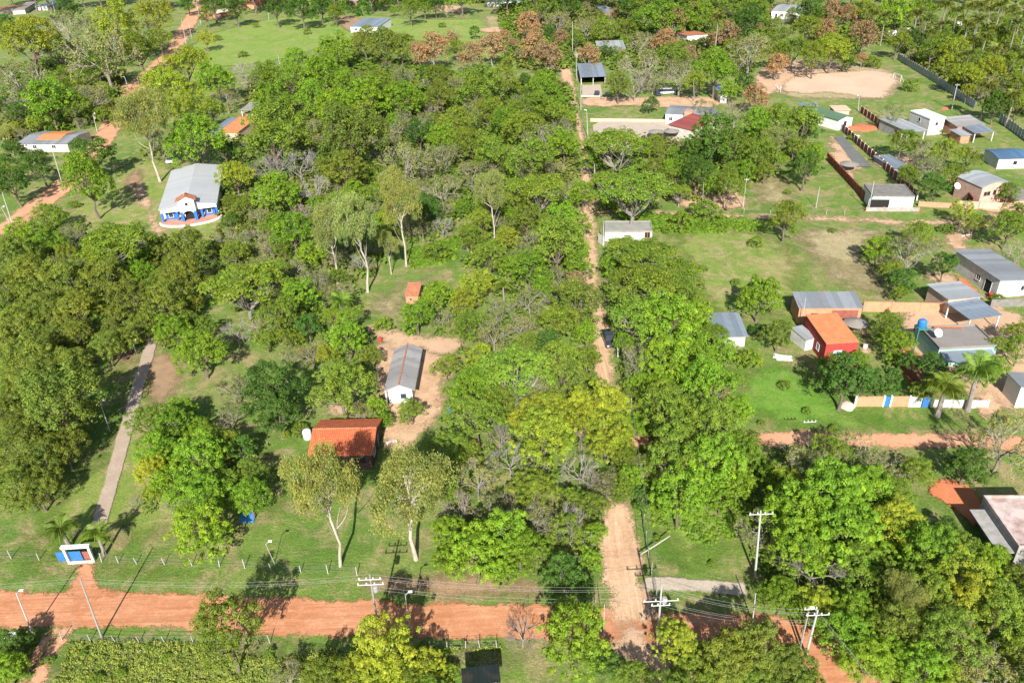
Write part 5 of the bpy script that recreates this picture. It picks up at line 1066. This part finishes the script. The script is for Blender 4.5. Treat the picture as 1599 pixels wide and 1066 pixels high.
def bench(label, px, rz):
    root = empty('bench', G(*px), R_(rz), label, 'bench'); MB().box(-.8, .8, -.2, .2, .42, .48).build('seat', 'offwhite', root)
    for s in (-.6, .6): MB().box(s-.08, s+.08, -.18, .18, 0, .417).build('leg', 'offwhite', root)
bench('pale bench slab below the long grey roofed house', (612, 693), 20)
lg = MB().tube([(0, 0, .15), (1.3, .4, .2), (2.7, .5, .15)], [.18, .15, .1], 8); tag(lg.build('fallen_log', 'barkwhite', None, G(1500, 370)), 'fallen pale log beside the young tree on the dirt lane', 'log')
# ---------------- undergrowth and tall grass ----------------
def scatter(polys, excl, n):
    P = [np.array([tuple(G(*p))[:2] for p in q]) for q in polys]; Ex = [np.array([tuple(G(*p))[:2] for p in q]) for q in excl]; out = []
    ar = np.array([abs(np.sum(q[:, 0]*np.roll(q[:, 1], 1)-q[:, 1]*np.roll(q[:, 0], 1)))/2 for q in P]); yw = ar/np.array([max(60, q[:, 1].mean()) for q in P])
    for q, k in zip(P, (n*yw/yw.sum()).astype(int)):
        lo, hi = q.min(0), q.max(0); c = rg.uniform(0, 1, (k*4, 2))*(hi-lo)+lo; c = c[sdf(c, q)+wob(c, 6, 3)*2 > 0]
        for e in Ex: c = c[sdf(c, e) < .4]
        out.append(c[:k])
    return np.vstack(out)
EX = [[(570, 520), (720, 530), (715, 600), (700, 640), (650, 715), (480, 725), (480, 645), (575, 640)], [(630, 380), (725, 375), (725, 440), (640, 510), (560, 500), (560, 450)],
      [(885, 100), (905, 100), (925, 200), (935, 330), (940, 400), (965, 560), (980, 700), (1000, 800), (1005, 1000), (930, 1000), (940, 800), (920, 600), (905, 430), (895, 220)],
      [(355, 160), (405, 165), (400, 220), (350, 215)], [(245, 240), (350, 250), (345, 370), (235, 370)]]
WOOD = [[(400, 130), (560, 90), (790, 130), (895, 140), (915, 330), (935, 520), (960, 700), (935, 900), (840, 900), (690, 880), (680, 720), (560, 540), (420, 560), (330, 480), (330, 380), (360, 250)],
        [(945, 400), (1060, 390), (1110, 480), (1150, 560), (1170, 700), (1160, 780), (1060, 800), (990, 780), (960, 600)], [(920, 215), (1050, 225), (1200, 200), (1280, 240), (1150, 300), (1060, 320), (930, 330)],
        [(1200, 710), (1440, 720), (1460, 830), (1530, 850), (1660, 880), (1660, 1100), (1390, 1100), (1290, 985), (1190, 950), (1180, 800)], [(0, 380), (110, 340), (240, 390), (300, 400), (330, 560), (210, 545), (150, 560), (140, 690), (0, 800), (-60, 600)],
        [(0, 120), (200, 60), (180, 190), (0, 220)], [(1400, 45), (1640, 50), (1640, 190), (1540, 170), (1420, 100)], [(1050, 1020), (1250, 1010), (1290, 1100), (1040, 1100)], [(520, 1010), (700, 1010), (700, 1100), (520, 1100)], [(-40, 985), (60, 985), (20, 1100), (-60, 1100)],
        [(780, 0), (1200, 0), (1200, 70), (1150, 120), (1020, 110), (790, 110)], [(400, 12), (760, 6), (760, 0), (400, 0)], [(1260, 15), (1400, 20), (1390, 60), (1260, 100)], [(225, 650), (400, 690), (400, 800), (230, 800)]]
def stuff(name, label, pts, hmin, hmax, rc, nper, ls, lw, col, up=.6, yel=.2, kind='stuff', flat=.8, droop=0.):
    dist = np.hypot(pts[:, 0], pts[:, 1]); k = np.clip(dist/110, .75, 3.2)
    z = rg.uniform(hmin, hmax, len(pts)); big = wob(pts, 9, 1)*.5+.6; z = z*np.clip(big, .25, 1.2)
    C3 = np.column_stack([pts, z]); V, Q, A = leaves(C3, rc*rg.uniform(.6, 1.3, len(pts))*k, nper, 1.0, 1.0, flat=flat, up=up, yel=yel, droop=droop)
    # leaf size grows with distance so that far cover still closes
    cen = V.reshape(-1, 4, 3).mean(1, keepdims=True); s = np.repeat(k, nper)[:, None, None]; V = (cen+(V.reshape(-1, 4, 3)-cen)*s*np.array([ls, ls, ls])).reshape(-1, 3); V[:, 2] = np.maximum(V[:, 2], .03)
    o = bpy.data.objects.new(name, npmesh(name, V, Q, 'foliage', {'v': A})); C.objects.link(o); o.color = (*col, 1); tag(o, label, None, kind=kind); return o
P_ = scatter(WOOD, EX, 9000); sel = wob(P_, 14, 5); a1 = sel > .05
stuff('undergrowth', 'mixed green undergrowth filling the wood', P_[a1], .3, 1.9, 1.0, 34, .20, .12, (.125, .20, .028))
stuff('undergrowth', 'olive scrub filling the wood', P_[~a1], .3, 1.9, 1.0, 34, .19, .12, (.14, .175, .038))
P_ = scatter([[(985, 760), (1120, 740), (1170, 820), (1100, 860), (1000, 820)], [(960, 330), (1190, 345), (1180, 362), (1020, 365)], [(620, 385), (720, 370), (720, 405), (640, 425)]], [], 1500)
stuff('tall_grass', 'lush bright green weeds and tall grass', P_, .05, .25, .4, 34, .13, .045, (.14, .25, .025), up=.8, yel=.1)
P_ = scatter([[(60, 1004), (300, 1007), (530, 1003), (560, 1100), (40, 1100)], [(680, 1015), (780, 1005), (780, 1035), (690, 1040)], [(-40, 940+50), (50, 990), (20, 1100), (-40, 1100)]], [[(62, 985), (125, 985), (80, 1090), (5, 1090)]], 2600)
P_ = P_[(wob(P_, 7, 4)*.6+rg.normal(0, .5, len(P_))) > -.5]
stuff('tall_grass', 'tall olive grass covering the bottom left field', P_, .0, .16, .38, 34, .10, .017, (.22, .285, .055), up=.8, yel=.4, droop=.35)
for x, y, w_ in ((75, 1030, 16), (130, 1018, 14), (190, 1050, 18), (260, 1025, 15), (150, 1060, 20), (420, 1020, 18), (232, 1008, 12), (690, 1020, 14), (725, 1005, 12), (1240, 905, 16), (1110, 880, 12), (1025, 840, 14), (1300, 668, 14), (1190, 660, 12), (1260, 640, 14), (1225, 600, 18), (1300, 360, 12), (1350, 395, 12), (1100, 420, 14), (1150, 440, 14), (1230, 300, 12), (1040, 360, 18), (1120, 350, 18), (350, 700, 12), (560, 560, 16), (575, 590, 12), (700, 610, 16), (720, 640, 20), (340, 60, 12), (400, 40, 10), (480, 50, 12), (380, 85, 14), (640, 60, 12), (690, 40, 12), (150, 300, 18), (115, 320, 18), (90, 335, 20), (480, 600, 14), (1330, 215, 12), (1470, 205, 12), (1530, 470, 14), (1540, 575, 18), (1350, 570, 16)): plant('U', x, y, w_)
for px, m_, lab in (((1546, 464), 'redthing', 'red plastic drum under the long metal roofed house eave'), ((594, 534), 'redthing', 'small red drum behind the long grey roofed house'), ((1350, 545), 'whitepaint', 'small white drum beside the red house'), ((1385, 486), 'redthing', 'small red drum before the long orange garden wall')):
    b_ = MB().lathe([(0, 0), (.3, 0), (.33, .05), (.33, .8), (.28, .86), (0, .86)], 12); tag(b_.build('drum', m_, None, G(*px), True), lab, 'drum')
# ---------------- extra wood line beyond the top edge ----------------
for i in range(46):
    x = -30+i*36+rnd.uniform(-10, 10); 
    if 860 < x < 885: continue
    plant(rnd.choice('DGBSMG'), x, -16+rnd.uniform(-5, 4), rnd.uniform(38, 56))
# gaps in the wood closed by smaller trees
FILL = [([(400, 130), (560, 95), (790, 130), (885, 150), (905, 330), (925, 520), (940, 700), (915, 880), (840, 900), (700, 880), (690, 720), (560, 540), (430, 560), (345, 480), (340, 380), (370, 250)], 'GBSNSFSBDNGSYS', 160),
        ([(955, 400), (1060, 390), (1110, 480), (1150, 560), (1160, 700), (1150, 760), (1060, 780), (990, 770), (965, 600)], 'BBGFB', 50), ([(925, 215), (1050, 225), (1200, 200), (1270, 240), (1150, 290), (1060, 300), (930, 320)], 'GBFG', 30),
        ([(1210, 710), (1430, 720), (1450, 830), (1530, 870), (1660, 900), (1660, 1090), (1400, 1090), (1300, 965), (1210, 930), (1190, 800)], 'BGYBBS', 60), ([(0, 400), (110, 360), (240, 400), (300, 410), (330, 530), (210, 525), (130, 560), (110, 690), (0, 760)], 'MMMG', 40),
        ([(0, 125), (190, 65), (175, 190), (0, 215)], 'GSBGY', 30), ([(1370, 5), (1630, 5), (1630, 180), (1540, 165), (1430, 110), (1380, 50)], 'YGBGSP', 95), ([(1190, 15), (1345, 15), (1350, 92), (1270, 98), (1195, 95)], 'GYSGR', 22), ([(480, 4), (760, 4), (740, 14), (500, 22)], 'DGB', 8), ([(780, 2), (1200, 2), (1200, 70), (1150, 110), (1020, 100), (910, 70), (900, 10), (850, 100), (790, 110)], 'RGBSGD', 40),
        ([(225, 650), (400, 690), (400, 790), (230, 790)], 'BG', 14), ([(1060, 1030), (1250, 1020), (1290, 1090), (1040, 1090)], 'MG', 14), ([(540, 1020), (690, 1020), (690, 1090), (540, 1090)], 'YG', 10)]
KEEP = [np.array([(1385, 80), (1410, 75), (1540, 165), (1510, 185)], float), np.array([(1545, 175), (1620, 215), (1620, 250), (1560, 210)], float)]+[np.array(q, float) for q in EX]+[np.array([(585, 490), (720, 505), (730, 640), (640, 720), (585, 720)], float)]
TA = np.zeros((0, 3))
for poly, kinds, n in FILL:
    q = np.array(poly, float); lo, hi = q.min(0), q.max(0); got = 0
    for _ in range(n*14):
        if got >= n: break
        x, y = rg.uniform(lo[0], hi[0]), rg.uniform(lo[1], hi[1]); p_ = np.array([[x, y]])
        if sdf(p_, q)[0] < 0 or any(sdf(p_, e)[0] > (-14 if len(e) != 4 else -2) for e in KEEP): continue
        wp = 2*rg.uniform(1.9, 3.0)*F/PJ(G(x, y, 0))[2]
        if len(TA) != len(ALLT): TA = np.array([(t[2], t[3], t[5]) for t in ALLT])
        if (np.hypot(TA[:, 0]-x, TA[:, 1]-y)/(TA[:, 2]+wp/2)).min() < .56: continue
        plant(kinds[int(rg.integers(len(kinds)))], x, y, wp); got += 1
# ---------------- labels that single out every tree ----------------
LAND += [(128, 200, 'hip roofed house')] if False else []
LAND += [(1320, 135, 'sandy soccer pitch'), (1040, 147, 'white van'), (1460, 130, 'tin fence'), (190, 670, 'paved path'), (965, 930, 'street junction'), (1180, 850, 'white crossarm pole'), (1255, 985, 'twin poles'),
         (1390, 625, 'orange street wall'), (1490, 780, 'red clay yard'), (950, 535, 'dark blue pickup'), (660, 400, 'clearing'), (1400, 265, 'scrap sheet shelter'), (450, 60, 'far meadow'), (1300, 400, 'dry grass field'), (267, 253, 'parked white car'), (386, 811, 'blue tarp'), (60, 1000, 'white meter box'), (590, 940, 'double crossarm pole')]
def rel(dx, dy):
    h = 'left of' if dx < 0 else 'right of'; v = 'behind' if dy < 0 else 'in front of'
    if abs(dx) > 2*abs(dy): return h
    if abs(dy) > 2*abs(dx): return v
    return v+' and '+h
ORD = ['nearest', 'second nearest', 'third nearest', 'fourth nearest', 'fifth nearest', 'sixth nearest', 'seventh nearest', 'eighth nearest', 'ninth nearest', 'tenth nearest', 'eleventh nearest', 'twelfth nearest', 'thirteenth nearest', 'fourteenth nearest', 'fifteenth nearest', 'sixteenth nearest', 'seventeenth nearest', 'eighteenth nearest', 'nineteenth nearest', 'twentieth nearest']
groups = {}
for o, k, x, y, R, rp in ALLT:
    lx, ly, ph = min(LAND, key=lambda q: math.hypot(q[0]-x, (q[1]-y)*1.3)); r = rel(x-lx, y-ly)
    groups.setdefault((k, r, ph), []).append((math.hypot(x-lx, y-ly), o)); o['group'] = WHAT[k][2].rsplit(' ', 1)[0]+' '+{'tree': 'trees', 'palm': 'palms', 'bush': 'bushes'}[WHAT[k][2].rsplit(' ', 1)[1]]
for (k, r, ph), L_ in groups.items():
    L_.sort(key=lambda q: q[0])
    for i, (d, o) in enumerate(L_):
        if len(L_) == 1: o['label'] = f'{WHAT[k][2]} {r} the {ph}'
        else: o['label'] = f'{ORD[min(i, 19)]} {WHAT[k][2]} {r} the {ph}'
        if len(o['label'].split()) > 16: o['label'] = o['label'].replace(' spreading', '').replace(' leafy', '').replace(' clumpy', '').replace(' thin leaved', '').replace(' dense', '')
